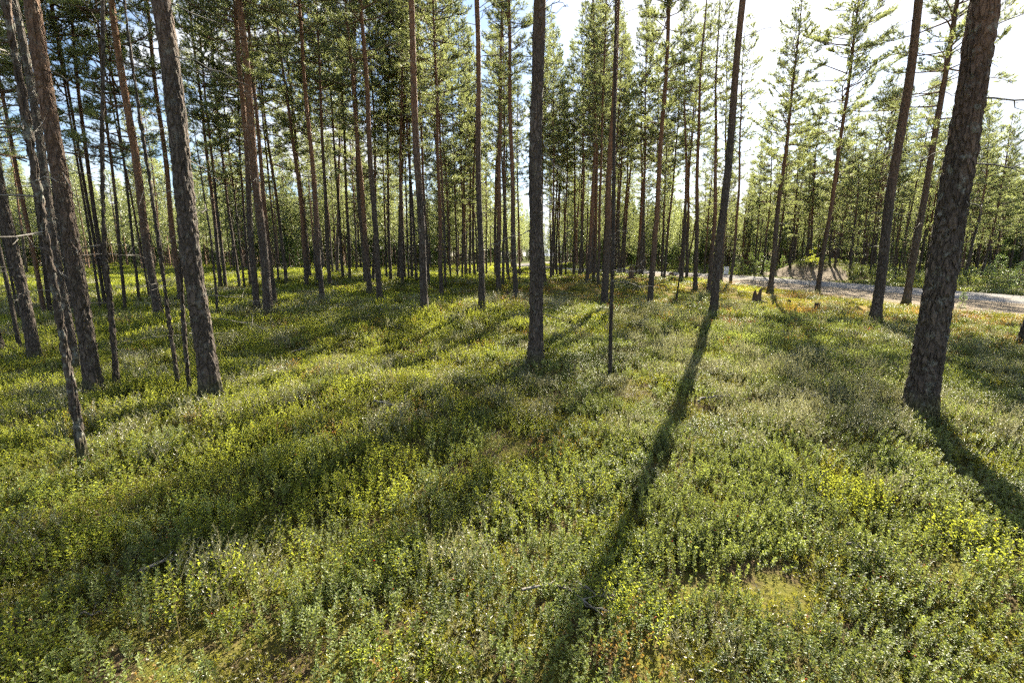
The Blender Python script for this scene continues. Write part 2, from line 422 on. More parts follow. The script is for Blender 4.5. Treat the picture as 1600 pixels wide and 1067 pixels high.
# ------------------------------------------------------------------ ground sheet and road
def sand_mask(x, y):
    d = road_dist(x, y) + 0.9 * (vnoise(x / 1.8, y / 1.8, 1.5) - 0.5)
    verge = sstep(-7.3, -5.9, d) * (1 - sstep(1.7, 2.6, d))
    verge = np.where(y > 47, sstep(-3.6, -2.6, d) * (1 - sstep(2.4, 3.4, d)), verge)
    bank = sstep(23, 23.6, x) * (1 - sstep(25.9, 26.9, x + 1.6 * (vnoise(x / 1.3, y / 1.3, 3.3) - 0.5))) * (1 - sstep(4.5, 7.0, np.abs(y - 40)))
    return np.clip(np.maximum(verge, bank), 0, 1)
def gold_mask(x, y):
    g = np.exp(-((x - 11.5) / 4.5) ** 2 - ((y - 21) / 8) ** 2) + 0.9 * np.exp(-((x - 6.5) / 4) ** 2 - ((y - 27) / 7) ** 2) + 0.55 * np.exp(-((x - 1.5) / 4) ** 2 - ((y - 24) / 8) ** 2)
    g = g + 0.8 * np.exp(-((x - 14) / 3) ** 2 - ((y - 13) / 5) ** 2)
    return np.clip(g * 1.2, 0, 1)

def build_ground():
    s = np.linspace(-1, 1, 420)
    gx = np.sinh(s * 4.3) / math.sinh(4.3) * 900
    s2 = np.linspace(-0.62, 1, 460)
    gy = np.sinh(s2 * 4.6) / math.sinh(4.6) * 900 + 4
    X, Y = np.meshgrid(gx, gy)
    Z = terrain(X.ravel(), Y.ravel())
    V = np.stack([X.ravel(), Y.ravel(), Z], 1)
    nx, ny = len(gx), len(gy)
    i = (np.arange(ny - 1)[:, None] * nx + np.arange(nx - 1)[None, :]).ravel()
    q = np.stack([i, i + 1, i + nx + 1, i + nx], 1)
    me = mesh_np('ground', V, q, [M_FLOOR], None, True, None, {'sand': sand_mask(V[:, 0], V[:, 1]), 'gold': gold_mask(V[:, 0], V[:, 1]), 'cover': sstep(45, 65, np.hypot(V[:, 0], V[:, 1]))})
    tag(obj('ground', me), kind='structure')
build_ground()

def build_road():
    P = ROADL[ROADL[:, 1] > -30]
    P = np.concatenate([np.linspace(P[i], P[i + 1], 14, endpoint=False) for i in range(len(P) - 1)] + [P[-1:]])
    d = np.gradient(P, axis=0); d /= np.linalg.norm(d, axis=1)[:, None]
    nrm = np.stack([d[:, 1], -d[:, 0]], 1)
    w = np.array([-1.95, -1.6, -1.0, -0.3, 0.3, 1.0, 1.6, 1.95])
    k = len(w)
    wob = 0.16 * (vnoise(P[:, 1] * 0.9, P[:, 0] * 0.9, 0.3) - 0.5)
    V = np.zeros((len(P), k, 3))
    for j, x in enumerate(w):
        e = wob * (1 if abs(x) > 1.5 else 0)
        V[:, j, 0] = P[:, 0] + nrm[:, 0] * (x + e); V[:, j, 1] = P[:, 1] + nrm[:, 1] * (x + e)
    zc = 0.02 + 0.75 * sstep(34, 80, V[..., 1]) + 2.5 * sstep(90, 300, np.hypot(V[..., 0], V[..., 1]))
    V[..., 2] = np.maximum(terrain(V[..., 0].ravel(), V[..., 1].ravel()).reshape(zc.shape), zc) + 0.05 + np.array([-0.06, 0.0, 0.02, 0.035, 0.035, 0.02, 0.0, -0.06])[None]
    i = (np.arange(len(P) - 1)[:, None] * k + np.arange(k - 1)[None]).ravel()
    q = np.stack([i, i + 1, i + k + 1, i + k], 1)
    tag(obj('gravel_road', mesh_np('gravel_road', V.reshape(-1, 3), q, [M_GRAVEL], None, True)), kind='structure')
build_road()

# ------------------------------------------------------------------ pine meshes
def norm(v): return v / (np.linalg.norm(v, axis=-1, keepdims=True) + 1e-9)

def add_needles(G, P, A, L, n=12, nl=0.085, wd=0.011, mat=1, tint=None, spread=(0.55, 1.05)):
    """needle shoots: P base, A axis, L shoot length; n needles of nl metres per shoot"""
    P, A = np.asarray(P, float), norm(np.asarray(A, float)); N = len(P)
    L = np.broadcast_to(np.asarray(L, float), (N,))
    ref = np.where(np.abs(A[:, 2:3]) > 0.9, np.array([[1., 0, 0]]), np.array([[0, 0, 1.]]))
    U = norm(cross(A, ref)); W = cross(A, U)
    th = rng.uniform(0, 2 * math.pi, (N, n)); a = rng.uniform(*spread, (N, n)); s = rng.uniform(0.1, 1.0, (N, n))
    rad = np.cos(th)[..., None] * U[:, None] + np.sin(th)[..., None] * W[:, None]
    D = np.cos(a)[..., None] * A[:, None] + np.sin(a)[..., None] * rad
    base = P[:, None] + (s * L[:, None])[..., None] * A[:, None]
    ln = nl * rng.uniform(0.75, 1.2, (N, n))
    tip = base + ln[..., None] * D
    side = norm(cross(D, rng.normal(size=(N, n, 3)))) * (wd / 2)
    V = np.stack([base - side, base + side, tip], 2).reshape(-1, 3)
    T = np.arange(len(V)).reshape(-1, 3)
    tt = rng.uniform(0, 1, N) if tint is None else np.broadcast_to(tint, (N,))
    G.add(V, T, mat, np.repeat(tt, n * 3))

def limb_path(z, az, el, L, up, r=None, k=6, wig=0.04):
    """branch leaving the stem at height z"""
    s = np.linspace(0, 1, k)
    e = el + up * s ** 1.5
    step = L / (k - 1)
    h = np.concatenate([[0], np.cumsum(np.cos(e[1:]) * step)]); v = np.concatenate([[0], np.cumsum(np.sin(e[1:]) * step)])
    azs = az + np.cumsum(rng.normal(0, wig * 2, k))
    x = np.concatenate([[0], np.cumsum(np.cos(azs[1:]) * np.diff(h))]); y = np.concatenate([[0], np.cumsum(np.sin(azs[1:]) * np.diff(h))])
    return np.stack([x, y, z + v + rng.normal(0, wig * 0.5, k) * s], 1)

def dead_limb(G, z, az, L, m=0, c=0.5, rs=1.0, r0=0.0):
    p = limb_path(z, az, rng.uniform(-0.25, 0.35), L, rng.uniform(-0.5, 0.3), k=7, wig=0.09)
    p[:, 0] += r0 * math.cos(az); p[:, 1] += r0 * math.sin(az)
    G.tube(p, np.linspace(0.010, 0.003, 7) * rs * (0.5 + 0.5 * L), 4, m, c)
    for _ in range(int(L * 3.5)):
        i = rng.integers(2, 6); q = p[i]
        d = norm(p[i] - p[i - 1]) + rng.normal(0, 0.7, 3); d = norm(d)
        l2 = rng.uniform(0.12, 0.4) * L
        mid = q + d * l2 * 0.5 + rng.normal(0, 0.02, 3)
        G.tube([q, mid, q + d * l2 + np.array([0, 0, rng.normal(0, 0.04)])], np.array([0.005, 0.004, 0.002]) * rs, 3, m, c)

def make_crown(name, H, cb, Rm, needle=None, spacing=0.40, nn=15, dead_from=2.0, density=1.0, nl=0.115, wd=0.0115, dead_n=1.0):
    G = Geo(); P, A, L, C = [], [], [], []
    z = cb
    while z < H - 0.15:
        t = (z - cb) / (H - cb)
        nb = rng.integers(4, 7) if t > 0.12 else rng.integers(2, 4)
        a0 = rng.uniform(0, 6.28)
        prof = (0.60 + 0.40 * min(1, t / 0.30)) * max(0.04, 1 - t ** 1.5) ** 0.75
        for b in range(nb):
            if rng.random() < 0.20: continue
            Lb = max(0.22, Rm * prof * rng.choice([rng.uniform(0.35, 0.8), rng.uniform(0.8, 1.3)]))
            az = a0 + b * 6.283 / nb + rng.normal(0, 0.25)
            el = rng.normal(0.0 + 0.60 * t, 0.24)
            p = limb_path(z + rng.uniform(-0.06, 0.06), az, el, Lb, rng.uniform(-0.15, 0.55), k=6, wig=0.07)
            G.tube(p, np.linspace(0.012 + 0.009 * Lb, 0.005, 6), 4, 0, rng.uniform(0, 1))
            tw = max(4, int(Lb * 9.5 * density)); tb = rng.uniform(0.0, 1.0)
            for i in range(tw):
                s = rng.uniform(0.22, 1.0) ** 0.65; f = s * 5; i0 = min(int(f), 4); q = p[i0] + (p[i0 + 1] - p[i0]) * (f - i0)
                bd = norm(p[i0 + 1] - p[i0])
                sgn = 1 if i % 2 else -1
                perp = norm(cross(bd, [0, 0, 1])) * sgn
                d = norm(bd * rng.uniform(0.5, 1.0) + perp * rng.uniform(0.3, 1.0) + np.array([0, 0, rng.uniform(-0.05, 0.5)]))
                tl = rng.uniform(0.16, 0.50) * (1.15 - 0.6 * s) * min(1.1, 0.5 + Lb * 0.45)
                e = q + d * tl + np.array([0, 0, 0.10 * tl])
                G.tube([q, e], [0.005, 0.003], 3, 0, 0.4, cap=False)
                m = max(2, int(tl * 9 + 1.5))
                for j in range(m):
                    f2 = 0.25 + 0.75 * (j + 0.6) / m
                    P.append(q + (e - q) * f2 + rng.normal(0, 0.02, 3)); A.append(d + np.array([0, 0, 0.35]) + rng.normal(0, 0.45, 3)); L.append(rng.uniform(0.07, 0.15)); C.append(np.clip(tb * 0.5 + rng.uniform(0, 0.5), 0, 1))
            P.append(p[-1]); A.append(norm(p[-1] - p[-2]) + np.array([0, 0, .3])); L.append(0.15); C.append(0.8)
        z += spacing * rng.uniform(0.55, 1.45) * (1 - 0.30 * t)
    add_needles(G, P, A, L, nn, nl, wd, 1, np.array(C), (0.25, 0.80))
    z = dead_from
    while z < cb + 0.5:
        for _ in range(rng.integers(1, 3)):
            if rng.random() < dead_n: dead_limb(G, z + rng.uniform(-0.15, 0.15), rng.uniform(0, 6.28), rng.uniform(0.25, 1.35) * (0.4 + 0.6 * z / cb), 2)
        z += rng.uniform(0.35, 0.65)
    return G.mesh(name, [M_LIMB, needle or M_NEEDLE, M_DEAD])

def make_trunk(name, H, r0, k=12, rows=60, bend=0.10, rough=0.0, seed=0, hvis=None, mat=None, flare=0.35):
    """stem with flared foot, taper, slight bends and, for near stems, cracked bark plates"""
    rr = np.random.default_rng(seed)
    if hvis: z = np.concatenate([np.linspace(-0.25, hvis, int(rows * 0.85)), np.linspace(hvis, H, int(rows * 0.15) + 2)[1:]])
    else: z = np.concatenate([[-0.25, -0.1, 0, 0.08, 0.2, 0.4], np.linspace(0.8, H, rows - 6)])
    zz = np.clip(z, 0, None)
    r = r0 * (1 - 0.90 * (zz / H) ** 1.15) * (1 + (flare * 1.5 if rough else flare) * np.exp(-zz / 0.26)) + 0.004
    ph = rr.uniform(0, 6.28, 4)
    bx = bend * (np.sin(zz / H * 5 + ph[0]) - math.sin(ph[0])) * 0.5 + 0.02 * np.sin(zz * 1.3 + ph[1]) * sstep(0, 2, zz)
    by = bend * (np.sin(zz / H * 4 + ph[2]) - math.sin(ph[2])) * 0.5 + 0.02 * np.sin(zz * 1.1 + ph[3]) * sstep(0, 2, zz)
    th = np.arange(k) * 2 * math.pi / k
    RR = np.repeat(r[:, None], k, 1); TH = np.repeat(th[None], len(z), 0); ZZ = np.repeat(z[:, None], k, 1)
    lob = 1 + (0.16 if rough else 0.10) * np.exp(-np.clip(ZZ, 0, None) / 0.3) * np.sin(TH * 4 + ph[0]) + 0.05 * np.exp(-np.clip(ZZ, 0, None) / 0.3) * np.sin(TH * 7 + ph[1])
    RR = RR * lob
    if rough:
        cx, cyy = np.cos(TH) * RR + seed * 3.7, np.sin(TH) * RR
        w = 0.03 * vnoise(cx * 12, cyy * 12, ZZ * 5)
        e = worley(cx * 28 + w * 30, cyy * 28 + w * 30, ZZ * 8.0)
        fade = 1 - 0.75 * sstep(2.5, 5.5, ZZ)
        plate = np.minimum(e / 0.35, 1.0)
        RR = RR + rough * fade * (plate - 0.75) + rough * 0.7 * (vnoise(cx * 40, cyy * 40, ZZ * 18) - 0.5) + rough * 1.2 * (vnoise(cx * 7, cyy * 7, ZZ * 2.2) - 0.5)
    V = np.stack([bx[:, None] + np.cos(TH) * RR, by[:, None] + np.sin(TH) * RR, ZZ], -1).reshape(-1, 3)
    n = len(z)
    i = np.arange(n - 1)[:, None] * k; j = np.arange(k)[None]; j2 = (j + 1) % k
    q = np.stack([i + j, i + j2, i + k + j2, i + k + j], -1).reshape(-1, 4)
    return mesh_np(name, V, q, [mat or M_BARK], None, True)

HT = 18.0
CROWNS = {'tall': [make_crown('pine_crown_tall', HT, rng.uniform(6.3, 8.4), rng.uniform(1.5, 1.8), density=1.1) for _ in range(5)],
          'slim': [make_crown('pine_crown_slim', HT, rng.uniform(6.8, 8.6), rng.uniform(1.0, 1.2), density=1.1) for _ in range(4)],
          'sparse': [make_crown('pine_crown_sparse', HT, rng.uniform(9.8, 11.2), rng.uniform(0.85, 1.0), density=1.0, dead_from=3.5) for _ in range(2)],
          'dense': [make_crown('pine_crown_dense', HT, 6.2, 1.3, density=2.0, spacing=0.34, dead_from=3.5)],
          'broad': [make_crown('pine_crown_broad', HT, rng.uniform(5.0, 6.0), rng.uniform(2.1, 2.5), density=1.2, dead_from=3) for _ in range(3)],
          'mid': [make_crown('pine_crown_middle', 14.0, rng.uniform(3.0, 4.4), rng.uniform(1.4, 1.7), dead_from=1.4) for _ in range(4)],
          'edge': [make_crown('pine_crown_edge', 11.0, rng.uniform(1.8, 3.0), rng.uniform(1.6, 2.0), spacing=0.38, dead_from=1.2) for _ in range(3)],
          'young': [make_crown('pine_crown_young', 3.0, 0.25, rng.uniform(0.65, 0.8), M_YOUNG, spacing=0.27, nn=11, dead_from=9, density=1.1, nl=0.07, wd=0.012) for _ in range(3)]}
CH = {'tall': 18.0, 'dense': 18.0, 'sparse': 18.0, 'slim': 18.0, 'broad': 18.0, 'mid': 14.0, 'edge': 11.0, 'young': 3.0}
TRUNKS = [make_trunk('pine_trunk', HT, 0.12, 12, 46, 0.42, 0.0, s) for s in range(6)]

BRANCHES = []
for i in range(10):
    G = Geo(); dead_limb(G, 0, 0, [0.35, 0.5, 0.6, 0.75, 0.9, 1.0, 1.15, 1.3, 0.2, 0.25][i], 0, 0.5, 0.62)
    BRANCHES.append(G.mesh('dead_branch', [M_DEAD]))

TREES = []          # (x, y, radius) of everything with a foot, keeps the shrubs out of the stems
def pine(base, lean=0.0, lean_y=0.0, diam=0.24, H=17.0, kind='tall', label=None, group=None, change=3.5, lichen=0.5, warm=0.9,
         near=0, seed=0, name='pine_tree', branches=(), rotz=None, bend=0.12):
    """one pine: Empty at the foot > trunk, crown, dead branches"""
    x, y, z = base
    root = bpy.data.objects.new(name, None); COL.objects.link(root)
    root.empty_display_size = 0.3
    root.location = (x, y, z); root.rotation_euler = (lean_y, lean, 0)
    tag(root, label, 'tree', group)
    rz = random.uniform(0, 6.28) if rotz is None else rotz
    if near:
        k, rows, rough, hv = {3: (130, 460, 0.016, 5.5), 2: (72, 300, 0.012, 6.0), 1: (28, 120, 0.008, 9.0)}[near]
        me = make_trunk('pine_trunk', H, diam / 2, k, rows, bend, rough, seed, hv)
        tr = obj('trunk', me, root)
    else:
        s = diam / 0.24
        tr = obj('trunk', TRUNKS[seed % 6], root, (0, 0, 0), (0, 0, rz), (s, s, H / HT))
    tr.color = ((change + 0.6) / 10, lichen, warm, 1)
    if kind:
        cs = H / CH[kind]; cl = CROWNS[kind]
        obj('crown', cl[seed % len(cl)], root, (0, 0, 0), (0, 0, rz), (cs * random.uniform(0.9, 1.12),) * 2 + (cs,))
    for (bz, az, bi, sc) in branches:
        rr = diam / 2 * (1 - 0.9 * (bz / H) ** 1.15) * 0.8
        obj('branch', BRANCHES[bi % 10], root, (rr * math.cos(az), rr * math.sin(az), bz), (0, random.uniform(-0.2, 0.2), az), (sc,) * 3)
    TREES.append((x, y, diam / 2))
    return root

# each row: foot u, v, second point on the stem u2, v2, stem width in px, height, label; some heights and crown kinds shaped for the shade they cast, feet and stems measured on the photograph
T = []
def t(u, v, u2, v2, w, H=17, label=None, **k): T.append((u, v, u2, v2, w, H, label, k))
t(4, 558, -22, 470, 15, 16, 'grey pine trunk cut off low down by the left picture edge', change=6)
t(34, 559, 0, 383, 8, 12, 'slim grey pine just left of a dark thick trunk near the left edge', change=7, warm=.6)
t(57, 568, 5, 310, 22, 17, 'dark thick pine leaning out past the left edge, behind the thin crooked stem', change=4.5, lichen=.3)
t(120, 584, 70, 300, 15, 15, 'pale lichen-grey pine half hidden behind the thin crooked stem', change=7, lichen=1, warm=.7)
t(133, 733, 56, 300, 13, 16, 'thin crooked pine stem in the left foreground, nearest to the viewer', change=3.0, lichen=.9, warm=.6, bend=.03)
t(151, 625, 50, 0, 30, 17, 'thick reddish brown pine beside the thin crooked stem at left', change=2.0, lichen=.35, warm=.55)
t(183, 616, 189, 70, 9, 8, 'thin dark bare pole leaning against the lean of its neighbours at left', change=8, kind=None, warm=.4)
t(71, 499, 28, 263, 8, 15, 'bright orange sunlit pine stem at far left behind the dark trunk', change=.2, warm=1)
t(80, 498, 61, 373, 8, 14)
t(32, 507, 10, 396, 5, 12)
t(115, 491, 96, 373, 12, 15, 'dark pine mostly hidden behind the thick reddish brown one', change=5)
t(158, 488, 140, 373, 5, 14)
t(166, 485, 143, 348, 6, 15)
t(174, 484, 135, 213, 8, 16, 'slender pine in the shade between reddish trunk and dark bare pole', change=4)
t(196, 488, 188, 373, 6, 13)
t(218, 475, 193, 319, 5, 14)
t(249, 501, 174, 0, 15, 17, 'straight pine with orange upper stem, left of the big rough trunk', change=2.2, warm=1)
t(284, 475, 249, 192, 10, 16, 'orange-stemmed pine just behind the big rough trunk, on its left', change=1.2, warm=1)
t(280, 612, 228, 142, 6, 7, 'thin dead leaning pole left of the big rough trunk', kind=None, change=9, warm=.3)
t(297, 619, 293, 440, 6, 3.2, 'short thin dead stem touching the left side of the big rough trunk', kind=None, change=9, warm=.3)
t(332, 628, 251, 0, 37, 17, 'big rough grey-barked pine with dead twigs, left of centre in the foreground', change=3.9, lichen=.45, warm=.7)
t(235, 472, 213, 348, 4, 14)
t(353, 450, 340, 332, 6, 16)
t(345, 451, 334, 332, 7, 16)
t(340, 498, 321, 319, 5, 6, 'thin lichen-covered bare stem just right of the big rough trunk', kind=None, lichen=1, change=9, warm=.3)
t(375, 448, 356, 300, 5, 16)
t(382, 448, 372, 350, 4, 14)
t(402, 490, 377, 156, 11, 16, 'left one of the close pair of dark pines left of centre', change=3.5)
t(421, 495, 368, 0, 16, 17, 'right and thicker one of the close pair of dark pines left of centre', change=2.8)
t(431, 480, 415, 330, 8, 15, 'pine peeping out right behind the close pair of dark pines', change=2)
t(392, 447, 384, 341, 5, 15)
t(436, 443, 430, 377, 4, 15)
t(448, 443, 438, 330, 6, 16)
t(479, 450, 466, 300, 8, 17, 'first orange-brown pine right of the close dark pair, farther back', change=1.8, warm=1)
t(485, 438, 476, 330, 6, 16)
t(495, 442, 488, 330, 5, 16)
t(504, 474, 473, 71, 9, 17, 'slim straight pine standing alone between the dark pair and the next cluster', change=2.2, warm=1)
t(516, 451, 511, 330, 7, 17)
t(520, 432, 516, 360, 4, 15)
t(527, 429, 525, 373, 6, 15)
t(536, 438, 529, 330, 5, 16)
t(547, 439, 541, 330, 5, 16)
t(557, 424, 554, 350, 3.5, 15)
t(564, 420, 562, 350, 3.5, 15)
t(578, 462, 568, 330, 9, 17, 'pine touching its right neighbour, left of the centre-left gap', change=1.8)
t(573, 446, 567, 330, 8, 17)
t(583, 442, 579, 330, 6, 16)
t(594, 474, 564, 36, 10, 18, 'pine standing just right of a touching neighbour, left of the centre-left gap', change=4.2)
t(604, 438, 601, 350, 3.5, 15)
t(611, 439, 608, 330, 5, 16)
t(623, 439, 621, 330, 6, 16)
t(629, 445, 626, 330, 6, 17)
t(633, 438, 631, 330, 4, 15)
t(644, 439, 641, 330, 5, 16)
t(639, 439, 637, 350, 3.5, 15)
t(664, 492, 637, 0, 13, 18, 'dark pine leaning left with slender orange top, left of centre', change=2.8, warm=1)
t(651, 442, 648, 350, 5, 16)
t(670, 447, 667, 330, 5, 16)
t(690, 468, 681, 71, 7.5, 17, 'orange-brown pine with mossy stump at its left foot, left of centre', change=1.8, warm=1)
t(696, 450, 693, 350, 5, 15)
t(687, 435, 684, 330, 5, 16)
t(704, 438, 701, 350, 3.5, 15)
t(715, 434, 713, 330, 4, 16)
t(722, 435, 721, 330, 3.5, 15)
t(728, 433, 729, 330, 6, 16)
t(734, 433, 732, 330, 4, 16)
t(742, 434, 741, 330, 5, 16)
t(753, 491, 749, 0, 10.5, 17, 'straight slender dark pine, second to the left of the middle pine', change=3.2, warm=1)
t(760, 432, 760, 350, 3.5, 15)
t(779, 456, 780, 330, 9, 17, 'pine with a mossy boulder-like mound at its left foot, near centre', change=2.2)
t(786, 448, 788, 330, 5, 16)
t(775, 435, 775, 350, 6, 16)
t(793, 434, 792, 350, 4, 15)
t(806, 471, 795, 0, 9, 17, 'slim pine immediately left of the middle pine, small stump at its foot', change=3, warm=1)
t(812, 432, 811, 350, 4, 16, None, change=.5)
t(836, 577, 843, 0, 26, 18, 'tall dark pine with deeply cracked bark in the middle foreground', change=4.3, lichen=.35, warm=.9)
t(852, 447, 850, 330, 6, 16, 'pine half hidden behind the middle foreground pine, on its right', change=3)
t(860, 431, 860, 350, 3.5, 14)
t(870, 432, 871, 330, 4, 15)
t(875, 432, 876, 330, 3.5, 15)
t(884, 431, 884, 370, 3, 12)
t(897, 427, 899, 330, 4, 15, 'slender pine standing alone before the far bend of the road', change=2)
t(911, 429, 912, 330, 4, 16)
t(917, 442, 920, 300, 7, 17, 'first pine of the dense row left of the twin front stems', change=1.5, warm=1)
t(927, 439, 930, 300, 5.5, 17, 'second pine of the dense row left of the twin front stems', change=1.5, warm=1)
t(934, 448, 939, 300, 5.5, 17, 'nearest pine of the dense row left of the twin front stems', change=1.5, warm=1)
t(942, 427, 945, 330, 4, 16)
t(944, 484, 965, 18, 12, 18, 'thick orange-topped pine right behind the thin dark front stem', change=2.4, warm=1, kind='sparse')
t(953, 592, 958, 0, 7, 9, 'thin dark branchy stem in front of a thicker orange-topped pine', change=6, warm=.3, kind=None)
t(961, 424, 963, 350, 4, 15)
t(975, 429, 979, 330, 5, 16)
t(993, 432, 1010, 125, 6, 19, 'tall full-crowned pine behind the broken tall stump, right of centre', change=2, warm=1)
t(1007, 424, 1010, 330, 4, 16)
t(1015, 478, 1045, 0, 9.5, 18, 'orange-brown pine alone on golden moss, right of the thin front stem', change=1.5, warm=1, kind='dense')
t(1056, 472, 1062, 405, 3, 4.2, 'thin wavy bare stem on golden moss right of centre', kind=None, change=9, warm=.3)
t(1061, 427, 1079, 178, 5, 17, 'reddish pine just behind the thin wavy bare stem', change=1.2, warm=1)
t(1033, 416, 1036, 350, 3.5, 13)
t(1041, 417, 1045, 330, 3.5, 14)
t(1086, 453, 1104, 160, 8, 15, 'dark pine third to the left of the white cabinet, casting a shadow streak', change=4, kind='sparse')
t(1106, 461, 1127, 125, 8, 13.6, 'pine touching the left side of the moss hummock pine', change=3, kind='sparse')
t(1114, 495, 1156, 0, 14, 18, 'straight dark pine with yellow moss hummock at its foot, right of centre', change=4.2, lichen=.3, warm=.8)
t(1126, 440, 1133, 300, 6, 17, 'pine just left of the white roadside cabinet', change=2.5)
t(1141, 442, 1158, 231, 5.5, 17, 'pine just right of the white roadside cabinet', change=2.5)
t(1101, 427, 1106, 330, 3.5, 13)
t(1093, 416, 1096, 350, 3.5, 12)
t(1203, 459, 1250, 0, 9.5, 12.4, 'pine right of the jagged broken stump, its foot in golden moss', change=3.8, lichen=.3, kind='broad')
t(1211, 424, 1220, 330, 4, 14)
t(1234, 419, 1244, 330, 4, 12)
t(1266, 416, 1273, 330, 4, 12)
t(1277, 459, 1335, 18, 8.5, 18, 'pine at the road verge beside the thin leafy sapling', change=3, lichen=.3)
t(1304, 418, 1313, 349, 4, 11)
t(1328, 437, 1317, 330, 5, 9, 'small dark pine leaning left beside the sandy bank', change=8, kind='edge')
t(1347, 429, 1362, 330, 4, 12)
t(1359, 432, 1371, 330, 3.5, 12)
t(1366, 508, 1430, 0, 18, 18, 'straight brown pine with mossy foot, left of the pale verge pine', change=2.8, lichen=.25, warm=.55)
t(1415, 478, 1493, 0, 13, 17, 'pale grey-brown pine with spreading roots on the sandy verge', change=3.5, lichen=.4, warm=.45)
t(1434, 655, 1545, 0, 55, 19, 'thickest pine, dark scaly trunk at right in the foreground', change=2.6, lichen=.7, warm=.75)
t(1600, 545, 1652, 330, 26, 17, 'pine cut off by the right picture edge', change=5, lichen=.6)
t(1498, 435, 1505, 386, 4, 12)
t(1506, 437, 1520, 349, 6, 12, 'dark leaning pine beyond the road just right of the thickest trunk', change=7)
t(1531, 437, 1548, 358, 5, 12)
t(1548, 429, 1556, 386, 3.5, 11)
t(1525, 432, 1531, 386, 3.5, 11)
t(1594, 427, 1604, 370, 5, 12)
t(1165, 414, 1172, 330, 4, 13)
t(1190, 429, 1197, 330, 4, 12)
t(1296, 414, 1303, 340, 4, 12)
t(1228, 414, 1234, 350, 3.5, 11)

ZN = [(60, 'left of the thin crooked stem'), (180, 'between the thin crooked stem and the dark bare pole'), (310, 'between the dark bare pole and the big rough trunk'),
      (412, 'between the big rough trunk and the close dark pair'), (504, 'between the close dark pair and the slim straight lone pine'), (590, 'between the slim lone pine and the touching pines'),
      (660, 'between the touching pines and the dark left-leaning pine'), (752, 'between the left-leaning pine and the second pine left of the middle'), (840, 'just left of the middle foreground pine'),
      (948, 'between the middle pine and the thin dark front stem'), (1020, 'between the thin front stem and the pine on golden moss'), (1114, 'between the golden moss pine and the moss hummock pine'),
      (1205, 'between the white cabinet and the jagged stump pine'), (1280, 'behind the sandy bank, left of the birch sapling'), (1372, 'across the road, right of the birch sapling'), (1460, 'across the road, either side of the pale verge pine'), (9999, 'across the road, right of the thickest trunk')]
ZONES = [(a_, 'slim background pine seen ' + l_, 'background pines ' + l_) for a_, l_ in ZN]
def zone(u):
    for a, l_, g_ in ZONES:
        if u < a: return l_, g_

for i, (u, v, u2, v2, w, H, label, k) in enumerate(T):
    B = ground_at(u, v)
    dep = B[1] * CP + (CAM_H - B[2]) * SP
    d2 = ray(u2, v2); s = B[1] / d2[1]; Pt = np.array([0, 0, CAM_H]) + s * d2
    lean = math.atan2(Pt[0] - B[0], Pt[2] - B[2])
    lean = max(-R(7), min(R(7), lean)) + (0 if w >= 8 else random.gauss(0, 0.012))
    off = math.atan(abs(B[0]) / dep)
    diam = max(0.045, w / FPX * dep * (0.45 + 0.55 * math.cos(off)) * 0.84)
    diam = min(diam, 0.42) * (0.92 if w > 20 else 1.0)
    near = 3 if w > 45 else 2 if w > 20 or dep < 6 else 1 if w >= 9 else 0
    kk = dict(change=random.uniform(2.6, 5.0), lichen=random.uniform(0.2, 0.6), warm=random.uniform(0.8, 1.0), kind='tall')
    if u > 1080 and dep > 33: kk['kind'] = 'edge' if H < 13 else 'mid'
    elif H < 15: kk['kind'] = 'mid'
    if k.get('kind') is None and kk['kind'] == 'tall' and dep < 27 and (u > 820 or dep < 12): kk['kind'] = 'slim'
    if kk['kind'] == 'tall' and 760 < u < 960 and dep < 36: kk['kind'] = 'slim'
    if not label and kk['kind'] == 'tall' and u < 780 and dep > 18 and random.random() < 0.55: kk['kind'] = 'mid'
    if u > 1180 and 14 < dep < 30 and H > 15: kk['kind'] = 'broad'
    kk.update(k)
    grp = None
    if not label:
        label, grp = zone(u)
        H = H * random.uniform(1.08, 1.25)
    br = []
    if dep < 26 and (w >= 5):
        nbr = int(np.clip(50 / dep, 4, 7)) if kk['kind'] else 14 if u == 953 else 3
        if dep < 5: nbr = 3
        for _ in range(nbr):
            top = min(7.0, 0.9 + dep * 0.55) if H > 5 else H * 0.8
            br.append((random.uniform(0.5 if dep < 9 else 1.2, top), random.uniform(0, 6.28), random.randrange(10), random.uniform(0.35, 0.85)))
    B = B.copy(); B[2] = tz(B[0], B[1]) - 0.01
    pine(B, lean, 0, diam, H, label=label, group=grp, near=near, seed=i, branches=br, rotz=random.uniform(0, 6.28), **{'bend': 0.07, **kk})

